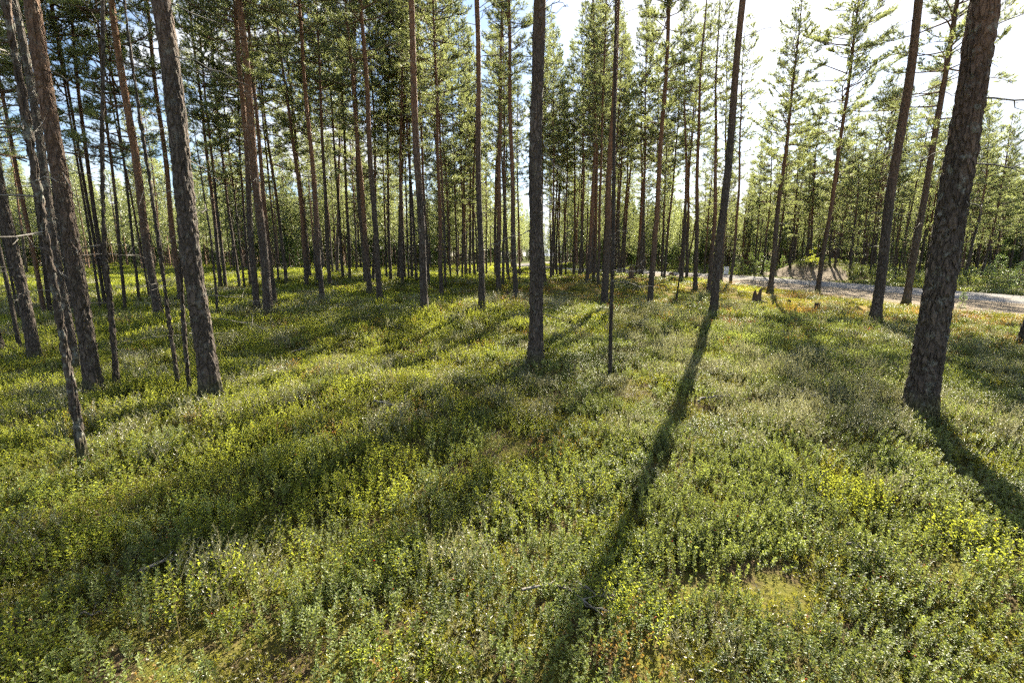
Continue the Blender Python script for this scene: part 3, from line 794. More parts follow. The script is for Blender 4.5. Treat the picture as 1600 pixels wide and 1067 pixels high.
# filler pines behind the measured ones
def far_ok(x, y, dmin):
    if abs(float(road_dist(np.array([x]), np.array([y]))[0]) + 0.8) < 5.2: return False
    return all((x - a) ** 2 + (y - b) ** 2 > dmin * dmin for a, b, _ in TREES)
n_fill = 0
for tries in range(6000):
    if n_fill >= 145: break
    y = random.uniform(34, 74); u = random.uniform(-60, 1660)
    x = (u - 800) / FPX * y
    beyond = float(road_dist(np.array([x]), np.array([y]))[0]) > 0 and (x > 8 or y > 62)
    if not far_ok(x, y, 2.1 if not beyond else 2.4): continue
    if 20 < x < 28 and 32 < y < 48: continue
    if not beyond and random.random() < (0.15 if u > 850 else 0.80 if u > 420 else 0.95): continue
    H = random.uniform(13, 17) if beyond else random.uniform(16.5, 20)
    if 1040 < u < 1160 and y > 45: H = random.uniform(8, 11)
    kind = 'edge' if H < 12.8 and beyond else 'mid' if H < 15 or (u < 780 and random.random() < 0.6) else 'tall'
    lab, grp = zone(u)
    pine((x, y, tz(x, y) - 0.02), random.gauss(0, 0.02), random.gauss(0, 0.02), random.uniform(0.15, 0.25), H, kind, lab, grp,
         random.uniform(2.5, 5.0), random.uniform(0.2, 0.5), random.uniform(0.7, 1.0), 0, random.randrange(100))
    n_fill += 1

# taller pines closing the gaps above the middle, this side of the far road bend
for tries in range(400):
    if tries > 60 and n_fill >= 163: break
    y = random.uniform(33, 49); u = random.uniform(840, 1090)
    x = (u - 800) / FPX * y
    if not far_ok(x, y, 1.8) or n_fill >= 163: continue
    lab, grp = zone(u)
    pine((x, y, tz(x, y) - 0.02), random.gauss(0, 0.02), random.gauss(0, 0.02), random.uniform(0.17, 0.24), random.uniform(17.5, 20.5), 'tall', lab, grp,
         random.uniform(2.5, 5.0), random.uniform(0.2, 0.5), random.uniform(0.7, 1.0), 0, random.randrange(100))
    n_fill += 1

# ------------------------------------------------------------------ point-instanced ground cover and far wood
def protos(name, meshes):
    c = bpy.data.collections.new(name)
    for i, me in enumerate(meshes):
        c.objects.link(bpy.data.objects.new('%s_%02d' % (name, i), me))
    return c

def scatter(name, P, rot, scl, idx, coll, label, cat):
    me = bpy.data.meshes.new(name); n = len(P)
    me.vertices.add(n); me.vertices.foreach_set('co', np.ascontiguousarray(P, np.float32).ravel())
    a = me.attributes.new('rot', 'FLOAT_VECTOR', 'POINT'); a.data.foreach_set('vector', np.ascontiguousarray(rot, np.float32).ravel())
    a = me.attributes.new('scl', 'FLOAT_VECTOR', 'POINT'); a.data.foreach_set('vector', np.ascontiguousarray(scl, np.float32).ravel())
    a = me.attributes.new('idx', 'INT', 'POINT'); a.data.foreach_set('value', np.ascontiguousarray(idx, np.int32))
    me.update()
    o = tag(obj(name, me), label, cat, None, 'stuff')
    g = bpy.data.node_groups.new(name + '_nodes', 'GeometryNodeTree')
    g.interface.new_socket('Geometry', in_out='INPUT', socket_type='NodeSocketGeometry')
    g.interface.new_socket('Geometry', in_out='OUTPUT', socket_type='NodeSocketGeometry')
    n_in, n_out = g.nodes.new('NodeGroupInput'), g.nodes.new('NodeGroupOutput')
    ci = g.nodes.new('GeometryNodeCollectionInfo'); ci.inputs['Collection'].default_value = coll
    ci.inputs['Separate Children'].default_value = True; ci.inputs['Reset Children'].default_value = True
    iop = g.nodes.new('GeometryNodeInstanceOnPoints'); iop.inputs['Pick Instance'].default_value = True
    def att(nm, ty):
        x = g.nodes.new('GeometryNodeInputNamedAttribute'); x.data_type = ty; x.inputs['Name'].default_value = nm
        return x.outputs['Attribute']
    g.links.new(n_in.outputs[0], iop.inputs['Points']); g.links.new(ci.outputs[0], iop.inputs['Instance'])
    g.links.new(att('idx', 'INT'), iop.inputs['Instance Index'])
    e2r = g.nodes.new('FunctionNodeEulerToRotation'); g.links.new(att('rot', 'FLOAT_VECTOR'), e2r.inputs[0])
    g.links.new(e2r.outputs[0], iop.inputs['Rotation']); g.links.new(att('scl', 'FLOAT_VECTOR'), iop.inputs['Scale'])
    g.links.new(iop.outputs[0], n_out.inputs[0])
    md = o.modifiers.new('scatter', 'NODES'); md.node_group = g
    return o

def leaf(G, q, d, up, L, W, m, c, fine=True):
    """folded oval leaf at q along d"""
    d = norm(d); s = norm(cross(d, up)); n_ = cross(s, d)
    f = 0.18 * W
    if fine:
        v = [q, q + d * L * .35 + s * W * .5 + n_ * f, q + d * L * .75 + s * W * .38 + n_ * f, q + d * L - n_ * L * .08, q + d * L * .75 - s * W * .38 + n_ * f, q + d * L * .35 - s * W * .5 + n_ * f]
        t_ = [[0, 1, 2], [0, 2, 3], [0, 3, 4], [0, 4, 5]]
    else:
        v = [q, q + d * L * .5 + s * W * .5 + n_ * f, q + d * L, q + d * L * .5 - s * W * .5 + n_ * f]
        t_ = [[0, 1, 2], [0, 2, 3]]
    G.add(v, t_, m, c)

def sprig(G, x, y, h, nl, L, W, m, ms, fine=True, spread=0.9, lean=0.25, tint0=None):
    a = rng.uniform(0, 6.28); ln = rng.uniform(0, lean) * h
    p = np.array([[x, y, -0.03], [x + math.cos(a) * ln * .4, y + math.sin(a) * ln * .4, h * .55], [x + math.cos(a) * ln, y + math.sin(a) * ln, h]])
    G.tube(p, [0.0014, 0.0011, 0.0008] if fine else [0.002, 0.0015, 0.001], 3, ms, 0.5, cap=False)
    t0 = rng.uniform(0, .6) if tint0 is None else tint0
    az = rng.uniform(0, 6.28)
    for i in range(nl):
        f = 0.28 + 0.72 * (i + 0.5) / nl; q = p[0] * (1 - f) ** 2 + 2 * f * (1 - f) * p[1] + f * f * p[2]
        az += 2.4 + rng.normal(0, 0.3)
        e = rng.uniform(-0.1, 0.55) + 0.35 * f
        d = np.array([math.cos(az) * math.cos(e), math.sin(az) * math.cos(e), math.sin(e)])
        s = rng.uniform(0.75, 1.2) * (1.05 - 0.25 * abs(f - 0.6))
        leaf(G, q, d, np.array([rng.normal(0, .25), rng.normal(0, .25), 1]), L * s, W * s, m, np.clip(t0 + rng.uniform(-.1, .4) + (0.25 if f > 0.85 else 0), 0, 1), fine)

def patch_lingon(r, n, nl, L, W, fine=True, berries=True):
    G = Geo()
    for _ in range(n):
        a, q = rng.uniform(0, 6.28), r * math.sqrt(rng.random())
        sprig(G, q * math.cos(a), q * math.sin(a), rng.uniform(0.06, 0.14), nl, L, W, 0, 1, fine)
    if berries and rng.random() < 0.6:
        for _ in range(rng.integers(1, 4)):
            b = np.array([rng.uniform(-r, r) * .7, rng.uniform(-r, r) * .7, rng.uniform(0.07, 0.11)])
            o_ = np.array([[1, 0, 0], [-1, 0, 0], [0, 1, 0], [0, -1, 0], [0, 0, 1], [0, 0, -1]]) * 0.0042
            G.add(b + o_, [[0, 2, 4], [2, 1, 4], [1, 3, 4], [3, 0, 4], [2, 0, 5], [1, 2, 5], [3, 1, 5], [0, 3, 5]], 2, .5, True)
    return G
def patch_bilb(r, n, nl, L, W, fine=True):
    G = Geo()
    for _ in range(n):
        a, q = rng.uniform(0, 6.28), r * math.sqrt(rng.random()); h = rng.uniform(0.08, 0.18)
        x, y = q * math.cos(a), q * math.sin(a)
        sprig(G, x, y, h, nl, L, W, 0, 1, fine, lean=0.5)
        if fine: sprig(G, x + rng.normal(0, .02), y + rng.normal(0, .02), h * rng.uniform(.6, .95), nl // 2 + 1, L, W, 0, 1, fine, lean=0.7)
    return G
def patch_heather(r, n, fine=True):
    G = Geo(); P, A, L_, C = [], [], [], []
    for _ in range(n):
        a, q = rng.uniform(0, 6.28), r * math.sqrt(rng.random()); h = rng.uniform(0.10, 0.26)
        b = np.array([q * math.cos(a), q * math.sin(a), -0.02]); az = rng.uniform(0, 6.28)
        tip = b + np.array([math.cos(az) * .35, math.sin(az) * .35, 1]) * h
        G.tube([b, b + (tip - b) * .5 + np.array([0, 0, .01]), tip], [0.0018, .0014, .0008], 3, 1, .5, cap=False)
        c0 = rng.uniform(0, .9)
        for k in range(rng.integers(2, 5)):
            f = rng.uniform(.25, .8); s = b + (tip - b) * f; a2 = rng.uniform(0, 6.28)
            P.append(s); A.append(np.array([math.cos(a2) * .55, math.sin(a2) * .55, 1])); L_.append(rng.uniform(.05, .11)); C.append(c0 + rng.uniform(0, .1))
        P.append(b + (tip - b) * .4); A.append(tip - b); L_.append(h * .62); C.append(c0)
    add_needles(G, P, A, L_, 26 if fine else 12, 0.012 if fine else 0.02, 0.0028 if fine else .006, 0, np.array(C), (0.35, 1.0))
    return G
def patch_moss(r, n, hgt=0.05, fine=True):
    G = Geo(); a = rng.uniform(0, 6.28, n); q = r * np.sqrt(rng.random(n))
    P = np.stack([q * np.cos(a), q * np.sin(a), np.full(n, -0.015)], 1)
    A = np.stack([rng.normal(0, .35, n), rng.normal(0, .35, n), np.ones(n)], 1)
    add_needles(G, P, A, rng.uniform(.4, 1, n) * hgt, 9 if fine else 6, 0.016 if fine else .03, 0.004 if fine else .011, 0, rng.uniform(0, 1, n), (0.5, 1.3))
    return G

near_l = [patch_lingon(.25, 70, 17, .0152, .0092).mesh('lingonberry', [M_LINGON, M_STEM, M_BERRY]) for _ in range(6)]
far_l = [patch_lingon(.52, 105, 10, .026, .017, False, False).mesh('lingonberry_mat', [M_LINGON, M_STEM]) for _ in range(4)]
wide_l = [patch_lingon(1.3, 270, 9, .048, .034, False, False).mesh('lingonberry_wide', [M_LINGON, M_STEM]) for _ in range(3)]
near_b = [patch_bilb(.25, 40, 14, .0158, .0100).mesh('bilberry', [M_BILB, M_STEM]) for _ in range(6)]
far_b = [patch_bilb(.52, 95, 10, .030, .020, False).mesh('bilberry_mat', [M_BILB, M_STEM]) for _ in range(4)]
wide_b = [patch_bilb(1.3, 250, 9, .050, .036, False).mesh('bilberry_wide', [M_BILB, M_STEM]) for _ in range(3)]
near_h = [patch_heather(.20, 34).mesh('heather', [M_HEATH, M_STEM]) for _ in range(4)]
far_h = [patch_heather(.5, 75, False).mesh('heather_mat', [M_HEATH, M_STEM]) for _ in range(3)]
near_r = [patch_bilb(.18, 13, 9, .0180, .0115).mesh('red_shrub', [M_RED, M_STEM]) for _ in range(4)]
far_r = [patch_bilb(.30, 22, 8, .024, .016, False).mesh('red_shrub_mat', [M_RED, M_STEM]) for _ in range(3)]
near_g = [patch_bilb(.20, 17, 9, .0170, .0105).mesh('golden_shrub', [M_GOLD, M_STEM]) for _ in range(4)]
far_g = [patch_bilb(.40, 40, 8, .026, .018, False).mesh('golden_shrub_mat', [M_GOLD, M_STEM]) for _ in range(3)]
near_m = [patch_moss(.24, 300).mesh('moss_cushion', [M_MOSS]) for _ in range(4)]
far_m = [patch_moss(.60, 480, .06, False).mesh('moss_mat', [M_MOSS]) for _ in range(3)]

def ring_points(y0, y1, dens, umargin=230):
    """random points on the ground in the viewed wedge between depths y0 and y1"""
    half = (800 + umargin) / FPX
    area = half * (y1 * y1 - y0 * y0); n = int(area * dens)
    y = np.sqrt(rng.uniform(y0 * y0, y1 * y1, n)); x = rng.uniform(-1, 1, n) * (half * y + 0.6)
    return x, y

def keep_clear(x, y, pad):
    k = np.hypot(x, y) > 0.75
    for a, b, r in TREES:
        if b < 40: k &= (x - a) ** 2 + (y - b) ** 2 > (r + pad) ** 2
    k &= sand_mask(x, y) < 0.35 * rng.random(len(x)) + 0.05
    k &= np.abs(road_dist(x, y)) > 2.3
    return k

def place(x, y, coll_n, smin, smax, tilt=0.16, dz=0.0, zvar=0.25):
    """random spin, laid on the slope of the ground, taller and lower in drifts"""
    n = len(x); P = np.stack([x, y, terrain(x, y) + dz], 1)
    e = 0.15
    a = np.arctan((terrain(x, y + e) - terrain(x, y - e)) / (2 * e)) + rng.normal(0, tilt, n)
    b = -np.arctan((terrain(x + e, y) - terrain(x - e, y)) / (2 * e)) + rng.normal(0, tilt, n)
    s = rng.uniform(0, 6.28, n)
    ca, sa, cb, sb, cs, ss = np.cos(a), np.sin(a), np.cos(b), np.sin(b), np.cos(s), np.sin(s)
    # M = Ry(b) Rx(a) Rz(s), read back as XYZ Euler angles
    m00 = cb * cs + sb * sa * ss; m10 = ca * ss; m20 = -sb * cs + cb * sa * ss; m21 = sb * ss + cb * sa * cs; m22 = cb * ca
    rot = np.stack([np.arctan2(m21, m22), np.arcsin(np.clip(-m20, -1, 1)), np.arctan2(m10, m00)], 1)
    q = rng.uniform(smin, smax, n)
    big = 0.55 + 0.95 * vnoise(x / 0.9, y / 0.9, 6.5)
    scl = np.stack([q, q, q * big * rng.uniform(1 - zvar, 1 + zvar, n)], 1)
    return P, rot, scl, rng.integers(0, coll_n, n)

def species(x, y):
    """shares of each plant by place: bilberry in the shade at left, lingonberry and heather at right, gold and red near the road"""
    n1 = vnoise(x / 2.3 + 11, y / 2.3, 1.1); n2 = vnoise(x / 1.3, y / 1.3 + 7, 3.1); n3 = vnoise(x / 0.9 + 4, y / 0.9, 9.1)
    side = sstep(-2.2, 1.6, x + 0.12 * (y - 4) * -1 + 2.2 * (n1 - 0.5))     # 0 left, 1 right
    heath = 0.16 + 0.85 * np.exp(-((x - 2.9) / 1.5) ** 2 - ((y - 5.6) / 1.9) ** 2) + 0.35 * sstep(.62, .75, n2)
    red = 0.005 + 0.75 * np.exp(-((x - 4.9) / 0.9) ** 2 - ((y - 9.6) / 0.6) ** 2) + 0.5 * np.exp(-((x - 9.0) / 1.2) ** 2 - ((y - 11.2) / 0.8) ** 2) + 0.22 * gold_mask(x, y) * sstep(.5, .7, n2) + .4 * np.exp(-((x - 12.5) / 1.6) ** 2 - ((y - 10) / 1) ** 2)
    gold = 0.012 + 1.7 * gold_mask(x, y) * sstep(.25, .55, n3) + 0.05 * sstep(.55, .7, n3) + 0.04 * (1 - side)
    bil = (1 - side) * 0.95 + side * 0.05
    lin = side * 0.95 + (1 - side) * 0.14
    heath = heath * (0.25 + 0.75 * sstep(3.2, 5.0, y)); red = red * (0.25 + 0.75 * sstep(5, 8, y)); gold = gold * (0.4 + 0.6 * sstep(5, 9, y))
    S = np.stack([lin, bil, heath, red, gold], 1); S = S / S.sum(1, keepdims=True)
    c = np.cumsum(S, 1); u = rng.random(len(x))[:, None]
    return (u > c).sum(1).clip(0, 4)

NEAR = [('lingonberry_shrub', near_l), ('bilberry_shrub', near_b), ('heather', near_h), ('red_leaved_shrub', near_r), ('golden_leaved_shrub', near_g)]
MID = [far_l, far_b, far_h, far_r, far_g]
WIDE = [wide_l, wide_b, far_h, far_r, far_g]
LABS = ['glossy dark green lingonberry shrubs carpeting the forest floor', 'yellow-green bilberry shrubs carpeting the shaded forest floor', 'grey-green upright heather in the sunny patches', 'small shrubs with red autumn leaves dotted over the floor', 'small shrubs with golden yellow leaves near the gravel road']
x1, y1 = ring_points(0.55, 11.0, 21); k1 = keep_clear(x1, y1, 0.03); x1, y1 = x1[k1], y1[k1]
x2, y2 = ring_points(10.4, 27.0, 4.2); k2 = keep_clear(x2, y2, 0.05); x2, y2 = x2[k2], y2[k2]
x3, y3 = ring_points(26.0, 75.0, 0.5, 160); k3 = keep_clear(x3, y3, 0.05); x3, y3 = x3[k3], y3[k3]
# thin spots where moss and litter show
def bare(x, y): return (vnoise(x / 0.55 + 2, y / 0.55, 5.5) * 0.6 + vnoise(x / 1.6, y / 1.6, 8.5) * 0.4)
b1 = bare(x1, y1) > 0.10 + 0.26 * gold_mask(x1, y1); x1, y1 = x1[b1], y1[b1]
b2 = bare(x2, y2) > 0.20 + 0.33 * gold_mask(x2, y2); x2, y2 = x2[b2], y2[b2]
b3 = bare(x3, y3) > 0.22 + 0.28 * gold_mask(x3, y3); x3, y3 = x3[b3], y3[b3]
s1, s2, s3 = species(x1, y1), species(x2, y2), species(x3, y3)
for j, (nm, near_set) in enumerate(NEAR):
    ms = near_set + MID[j] + (WIDE[j] if WIDE[j] is not MID[j] else [])
    A = place(x1[s1 == j], y1[s1 == j], len(near_set), .8, 1.2)
    B = place(x2[s2 == j], y2[s2 == j], len(MID[j]), .8, 1.25, .12)
    o3 = 0 if WIDE[j] is MID[j] else len(MID[j])
    Cc = place(x3[s3 == j], y3[s3 == j], len(WIDE[j]), .8, 1.25 if o3 else 1.9, .06)
    idx = np.concatenate([A[3], B[3] + len(near_set), Cc[3] + len(near_set) + o3])
    scatter(nm, *[np.concatenate([A[q], B[q], Cc[q]]) for q in range(3)], idx, protos(nm, ms), LABS[j], 'shrub' if j != 2 else 'heather')
xm, ym = ring_points(0.55, 11.0, 15); km = keep_clear(xm, ym, -0.02); xm, ym = xm[km], ym[km]
xn, yn = ring_points(10.4, 32.0, 1.3); kn = keep_clear(xn, yn, -0.03); xn, yn = xn[kn], yn[kn]
A = place(xm, ym, len(near_m), .8, 1.3); B = place(xn, yn, len(far_m), .8, 1.4, .1)
scatter('moss_carpet', *[np.concatenate([A[q], B[q]]) for q in range(3)], np.concatenate([A[3], B[3] + len(near_m)]), protos('moss_carpet', near_m + far_m),
        'yellow-green moss cushions between the shrubs', 'moss')

# far wood: reads as one mass behind the stems
def joined_tree(kind, i, H):
    c = CROWNS[kind][i]; return c
far_parts = []
for i in range(7):
    G = Geo(); H = [15, 13, 11, 16, 12, 4.5, 3.5][i]; cb = H * (0.18 if i % 2 else 0.34) if i < 5 else 0.1
    G.tube([[0, 0, -.3], [0, 0, H * .5], [.1, 0, H]], [.12, .08, .01], 6, 0, .5)
    P, A, C = [], [], []
    z = cb
    while z < H:
        tt = (z - cb) / (H - cb); rad = (1.7 * (1 - tt) ** .7 + .15) * (1 if i < 5 else .75)
        for b in range(9):
            a = rng.uniform(0, 6.28); q = rad * rng.uniform(.25, 1)
            P.append([q * math.cos(a), q * math.sin(a), z + .25 * q + rng.normal(0, .1)]); A.append([math.cos(a), math.sin(a), .6]); C.append(rng.uniform(0, 1))
        z += 0.16
    add_needles(G, P, A, .45, 9, .30, .055, 1, np.array(C), (.3, 1.2))
    far_parts.append(G.mesh('far_pine', [M_LIMB, M_NEEDLE if i < 5 else M_SPRUCE]))
n = 4200
yf = rng.uniform(56 ** 1.3, 165 ** 1.3, n) ** (1 / 1.3); uf = rng.uniform(-500, 2100, n); xf = (uf - 800) / FPX * yf
# stems also close the view to either side, out of the frame
kf = np.abs(road_dist(xf, yf)) > 5
xf, yf, uf = xf[kf], yf[kf], uf[kf]; n = len(xf)
sc_ = rng.uniform(.75, 1.1, n) * np.where((uf > 960) & (uf < 1200), .7, .88)
scatter('distant_forest', np.stack([xf, yf, terrain(xf, yf)], 1), np.stack([np.zeros(n), np.zeros(n), rng.uniform(0, 6.28, n)], 1),
        np.stack([sc_] * 3, 1), np.where(rng.random(n) < .24, rng.integers(5, 7, n), rng.integers(0, 5, n)), protos('distant_forest', far_parts), 'far-off pine forest closing the view behind the trunks', 'forest')

# ------------------------------------------------------------------ things on the forest floor
M_ROT = simple_mat('rotten_wood', (0.030, 0.022, 0.016), (0.150, 0.105, 0.070), 16, bump=0.8)
M_CUT = simple_mat('stump_top', (0.16, 0.12, 0.08), (0.34, 0.27, 0.19), 20)
M_WHITE = simple_mat('white_sheet_metal', (0.66, 0.66, 0.66), (0.76, 0.76, 0.75), 3, 0.5, 0.0)
M_PLINTH = simple_mat('dark_plinth', (0.06, 0.06, 0.06), (0.12, 0.12, 0.12), 8)
M_MOSSY = simple_mat('mossy_soil', (0.070, 0.065, 0.016), (0.170, 0.150, 0.030), 22, bump=0.8)

def px_size(u, v):
    B = ground_at(u, v); dep = B[1] * CP + (CAM_H - B[2]) * SP
    return B, dep / FPX

def stump(u, v, w, h, label, jag=0.35, roots=4, mossy=False, name='tree_stump', k=18):
    B, m = px_size(u, v); r, H = w * m / 2, h * m
    root = bpy.data.objects.new(name, None); COL.objects.link(root); root.location = (B[0], B[1], tz(B[0], B[1])); root.rotation_euler = (0, 0, rng.uniform(0, 6.28))
    tag(root, label, 'stump')
    th = np.arange(k) * 2 * math.pi / k; zs = np.array([-0.15, 0, .12, .3, .5, .7, .85, 1.0])
    topj = 1 - jag * vnoise(np.cos(th) * 2.2 + u, np.sin(th) * 2.2 + v, 0.5) ** 1.2 * 1.6
    V = []
    for zf in zs:
        fl = 1 + 0.45 * math.exp(-max(zf, 0) / 0.12)
        rr = r * fl * (1 + 0.14 * np.sin(th * 5 + 1) + 0.22 * (vnoise(np.cos(th) * 3 + u, np.sin(th) * 3, zf * 1.2) - .5))
        z = np.where(zf > 0.3, .3 + (zf - .3) / .7 * (topj - .3), zf) * H if zf > 0 else np.full(k, zf)
        V.append(np.stack([np.cos(th) * rr, np.sin(th) * rr, z], 1))
    inner = V[-1] * np.array([.62, .62, 1]) - np.array([0, 0, .10 * H]); low = np.array([[0, 0, H * (0.75 - jag * .6)]])
    Va = np.concatenate(V + [inner, low]); n = len(zs) + 1
    q = [[i * k + j, i * k + (j + 1) % k, (i + 1) * k + (j + 1) % k, (i + 1) * k + j] for i in range(n - 1) for j in range(k)]
    t3 = [[a, b, c] for a, b, c, d in q] + [[a, c, d] for a, b, c, d in q] + [[(n - 1) * k + j, (n - 1) * k + (j + 1) % k, n * k] for j in range(k)]
    G = Geo(); G.add(Va, t3, 0, .5, False)
    obj('stump_body', G.mesh('stump_body', [M_MOSSY if mossy else M_ROT, M_CUT]), root)
    for i in range(roots):
        a = i * 6.28 / max(roots, 1) + rng.uniform(-.4, .4); L = r * rng.uniform(1.6, 3.0)
        p = np.array([[math.cos(a) * r * .5, math.sin(a) * r * .5, H * .22], [math.cos(a) * r * 1.3, math.sin(a) * r * 1.3, .05 * H + .02], [math.cos(a + .1) * (r + L * .6), math.sin(a + .1) * (r + L * .6), 0.01], [math.cos(a + .2) * (r + L), math.sin(a + .2) * (r + L), -.06]])
        G = Geo(); G.tube(p, [r * .42, r * .30, r * .2, r * .1], 6, 0, .5); obj('root', G.mesh('root', [M_MOSSY if mossy else M_ROT]), root)
    return root
stump(1182, 472, 11, 25, 'dark jagged broken stump standing in golden moss before the road', .55, 4)
stump(1232, 481, 5, 13, 'small post-like cut stump between the jagged stump and rooted stump', .12, 3)
stump(1276, 487, 7, 17, 'brown stump with long spreading roots on golden moss', .3, 5)
stump(1334, 492, 11, 6, 'low dark crumbling stump left of the mossy-footed brown pine', .5, 4, True)
stump(681, 468, 9, 15, 'low mossy stump at the foot of an orange-brown pine left of centre', .5, 4, True)
stump(793, 467, 5, 15, 'narrow upright grey stump just left of the slim pine near centre', .3, 3)
stump(986, 435, 7, 20, 'tall broken stump beside the full-crowned pine right of centre', .2, 4)
stump(1049, 432, 6, 7, 'small dark stump on golden moss before the far road bend', .3, 3)

def hummock(u, v, w, h, label):
    B, m = px_size(u, v); r, H = w * m / 2, h * m * 1.15
    k, n = 20, 8; V = [[0, 0, H]]
    for i in range(1, n):
        f = i / (n - 1); a = np.arange(k) * 6.2832 / k
        rr = r * f ** 0.75 * (1 + .35 * (vnoise(np.cos(a) * 1.5 + u, np.sin(a) * 1.5, f) - .5)); z = H * (1 - f ** 2) * (1 + .3 * (vnoise(np.cos(a) * f * 3 + v, np.sin(a) * f * 3, .5) - .5)) - .06 * f
        V += np.stack([np.cos(a) * rr, np.sin(a) * rr, z], 1).tolist()
    t_ = [[0, 1 + j, 1 + (j + 1) % k] for j in range(k)]
    for i in range(n - 2):
        for j in range(k):
            a, b = 1 + i * k + j, 1 + i * k + (j + 1) % k; t_ += [[a, a + k, b + k], [a, b + k, b]]
    G = Geo(); G.add(V, t_, 0, .5, True); V = np.array(V)
    idx = rng.integers(0, len(V), 700); P = V[idx] + rng.normal(0, .03, (700, 3)) * [1, 1, .2]; A = norm(P * [1, 1, 1.5] / max(r, .1) + [0, 0, .5])
    add_needles(G, P - A * .02, A, .03, 6, .03, .009, 1, None, (.4, 1.2))
    o = obj('moss_hummock', G.mesh('moss_hummock', [M_MOSSY, M_MOSS]), None, (B[0], B[1], tz(B[0], B[1]) - .02)); tag(o, label, 'moss hummock', 'moss hummocks')
hummock(1096, 505, 18, 10, 'yellow-green moss hummock at the foot of the straight dark pine right of centre')
hummock(992, 450, 20, 8, 'golden moss hummock left of the orange-brown pine on golden moss')
hummock(1051, 441, 18, 7, 'golden moss hummock behind the thin wavy bare stem')
hummock(770, 454, 10, 9, 'dark round mossy mound at the left foot of a pine near centre')
hummock(206, 549, 28, 14, 'dark mossy mound among shrubs right of the dark bare pole')
hummock(1036, 405 + 45, 16, 6, 'low golden moss hummock between two pines on the golden moss')
hummock(905, 452, 22, 8, 'low moss hummock before the dense row of pines right of the middle pine')

def box(G, x0, x1, y0, y1, z0, z1, m=0, bev=0.0):
    b = bev; V = []
    for (z, i) in ((z0, 0), (z1 - b, 0), (z1, b)):
        V += [[x0 + i, y0 + i, z], [x1 - i, y0 + i, z], [x1 - i, y1 - i, z], [x0 + i, y1 - i, z]]
    t_ = []
    for r_ in (0, 4):
        for j in range(4):
            a, b2 = r_ + j, r_ + (j + 1) % 4; t_ += [[a, b2, b2 + 4], [a, b2 + 4, a + 4]]
    t_ += [[8, 9, 10], [8, 10, 11], [0, 2, 1], [0, 3, 2]]
    G.add(V, t_, m, .5)
B, m = px_size(1134, 431)
cab = bpy.data.objects.new('roadside_cabinet', None); COL.objects.link(cab); cab.location = (B[0], B[1], tz(B[0], B[1])); cab.rotation_euler = (0, 0, R(-24))
tag(cab, 'small white metal cabinet on a dark base at the far roadside', 'cabinet')
W, Hh = 6.6 * m, 14 * m
for nm, dims, mt in (('plinth', (-W * .46, W * .46, -W * .3, W * .3, -.1, Hh * .16), M_PLINTH), ('cabinet_body', (-W / 2, W / 2, -W * .34, W * .34, Hh * .16, Hh * .93), M_WHITE),
                     ('lid', (-W * .54, W * .54, -W * .38, W * .38, Hh * .93, Hh), M_WHITE), ('door', (-W * .44, W * .44, -W * .36, -W * .34, Hh * .20, Hh * .89), M_WHITE), ('handle', (W * .30, W * .35, -W * .39, -W * .36, Hh * .5, Hh * .6), M_PLINTH)):
    G = Geo(); box(G, *dims, 0, .012); obj(nm, G.mesh(nm, [mt]), cab)

# saplings and bushes
def small_pine(u, v, h, label, group=None, i=0, thin=1.0):
    B, m = px_size(u, v); H = h * m; s = H / 3.0
    root = bpy.data.objects.new('pine_sapling', None); COL.objects.link(root); root.location = (B[0], B[1], tz(B[0], B[1]))
    tag(root, label, 'sapling', group)
    obj('trunk', TRUNKS[i % 6], root, scale=(s * .22, s * .22, H / HT)).color = (.9, .2, .3, 1)
    obj('crown', CROWNS['young'][i % 3], root, (0, 0, 0), (0, 0, rng.uniform(0, 6.28)), (s * thin, s * thin, s))
    TREES.append((B[0], B[1], .02))
for i, (u, v, h) in enumerate([(1157, 431, 26), (1170, 430, 34), (1180, 431, 24), (1187, 430, 32), (1197, 430, 22), (1149, 429, 20), (1208, 427, 22), (1222, 424, 24)]):
    small_pine(u, v, h, 'bright green young pine in the thicket right of the white cabinet', 'young pines right of the cabinet', i)
for i, (u, v, h) in enumerate([(1478, 452, 30), (1540, 455, 40), (1570, 456, 36), (1590, 458, 46), (1512, 452, 34), (1395, 444, 26), (1345, 438, 20), (1555, 448, 48), (1460, 448, 30), (1600, 452, 52)]):
    small_pine(u, v, h, 'young green pine on the far roadside at right', 'young pines across the road at right', i + 3, 1.25)
small_pine(1500, 492, 36, 'tiny bright pine seedling at the near verge right of the thickest trunk', None, 1, .8)

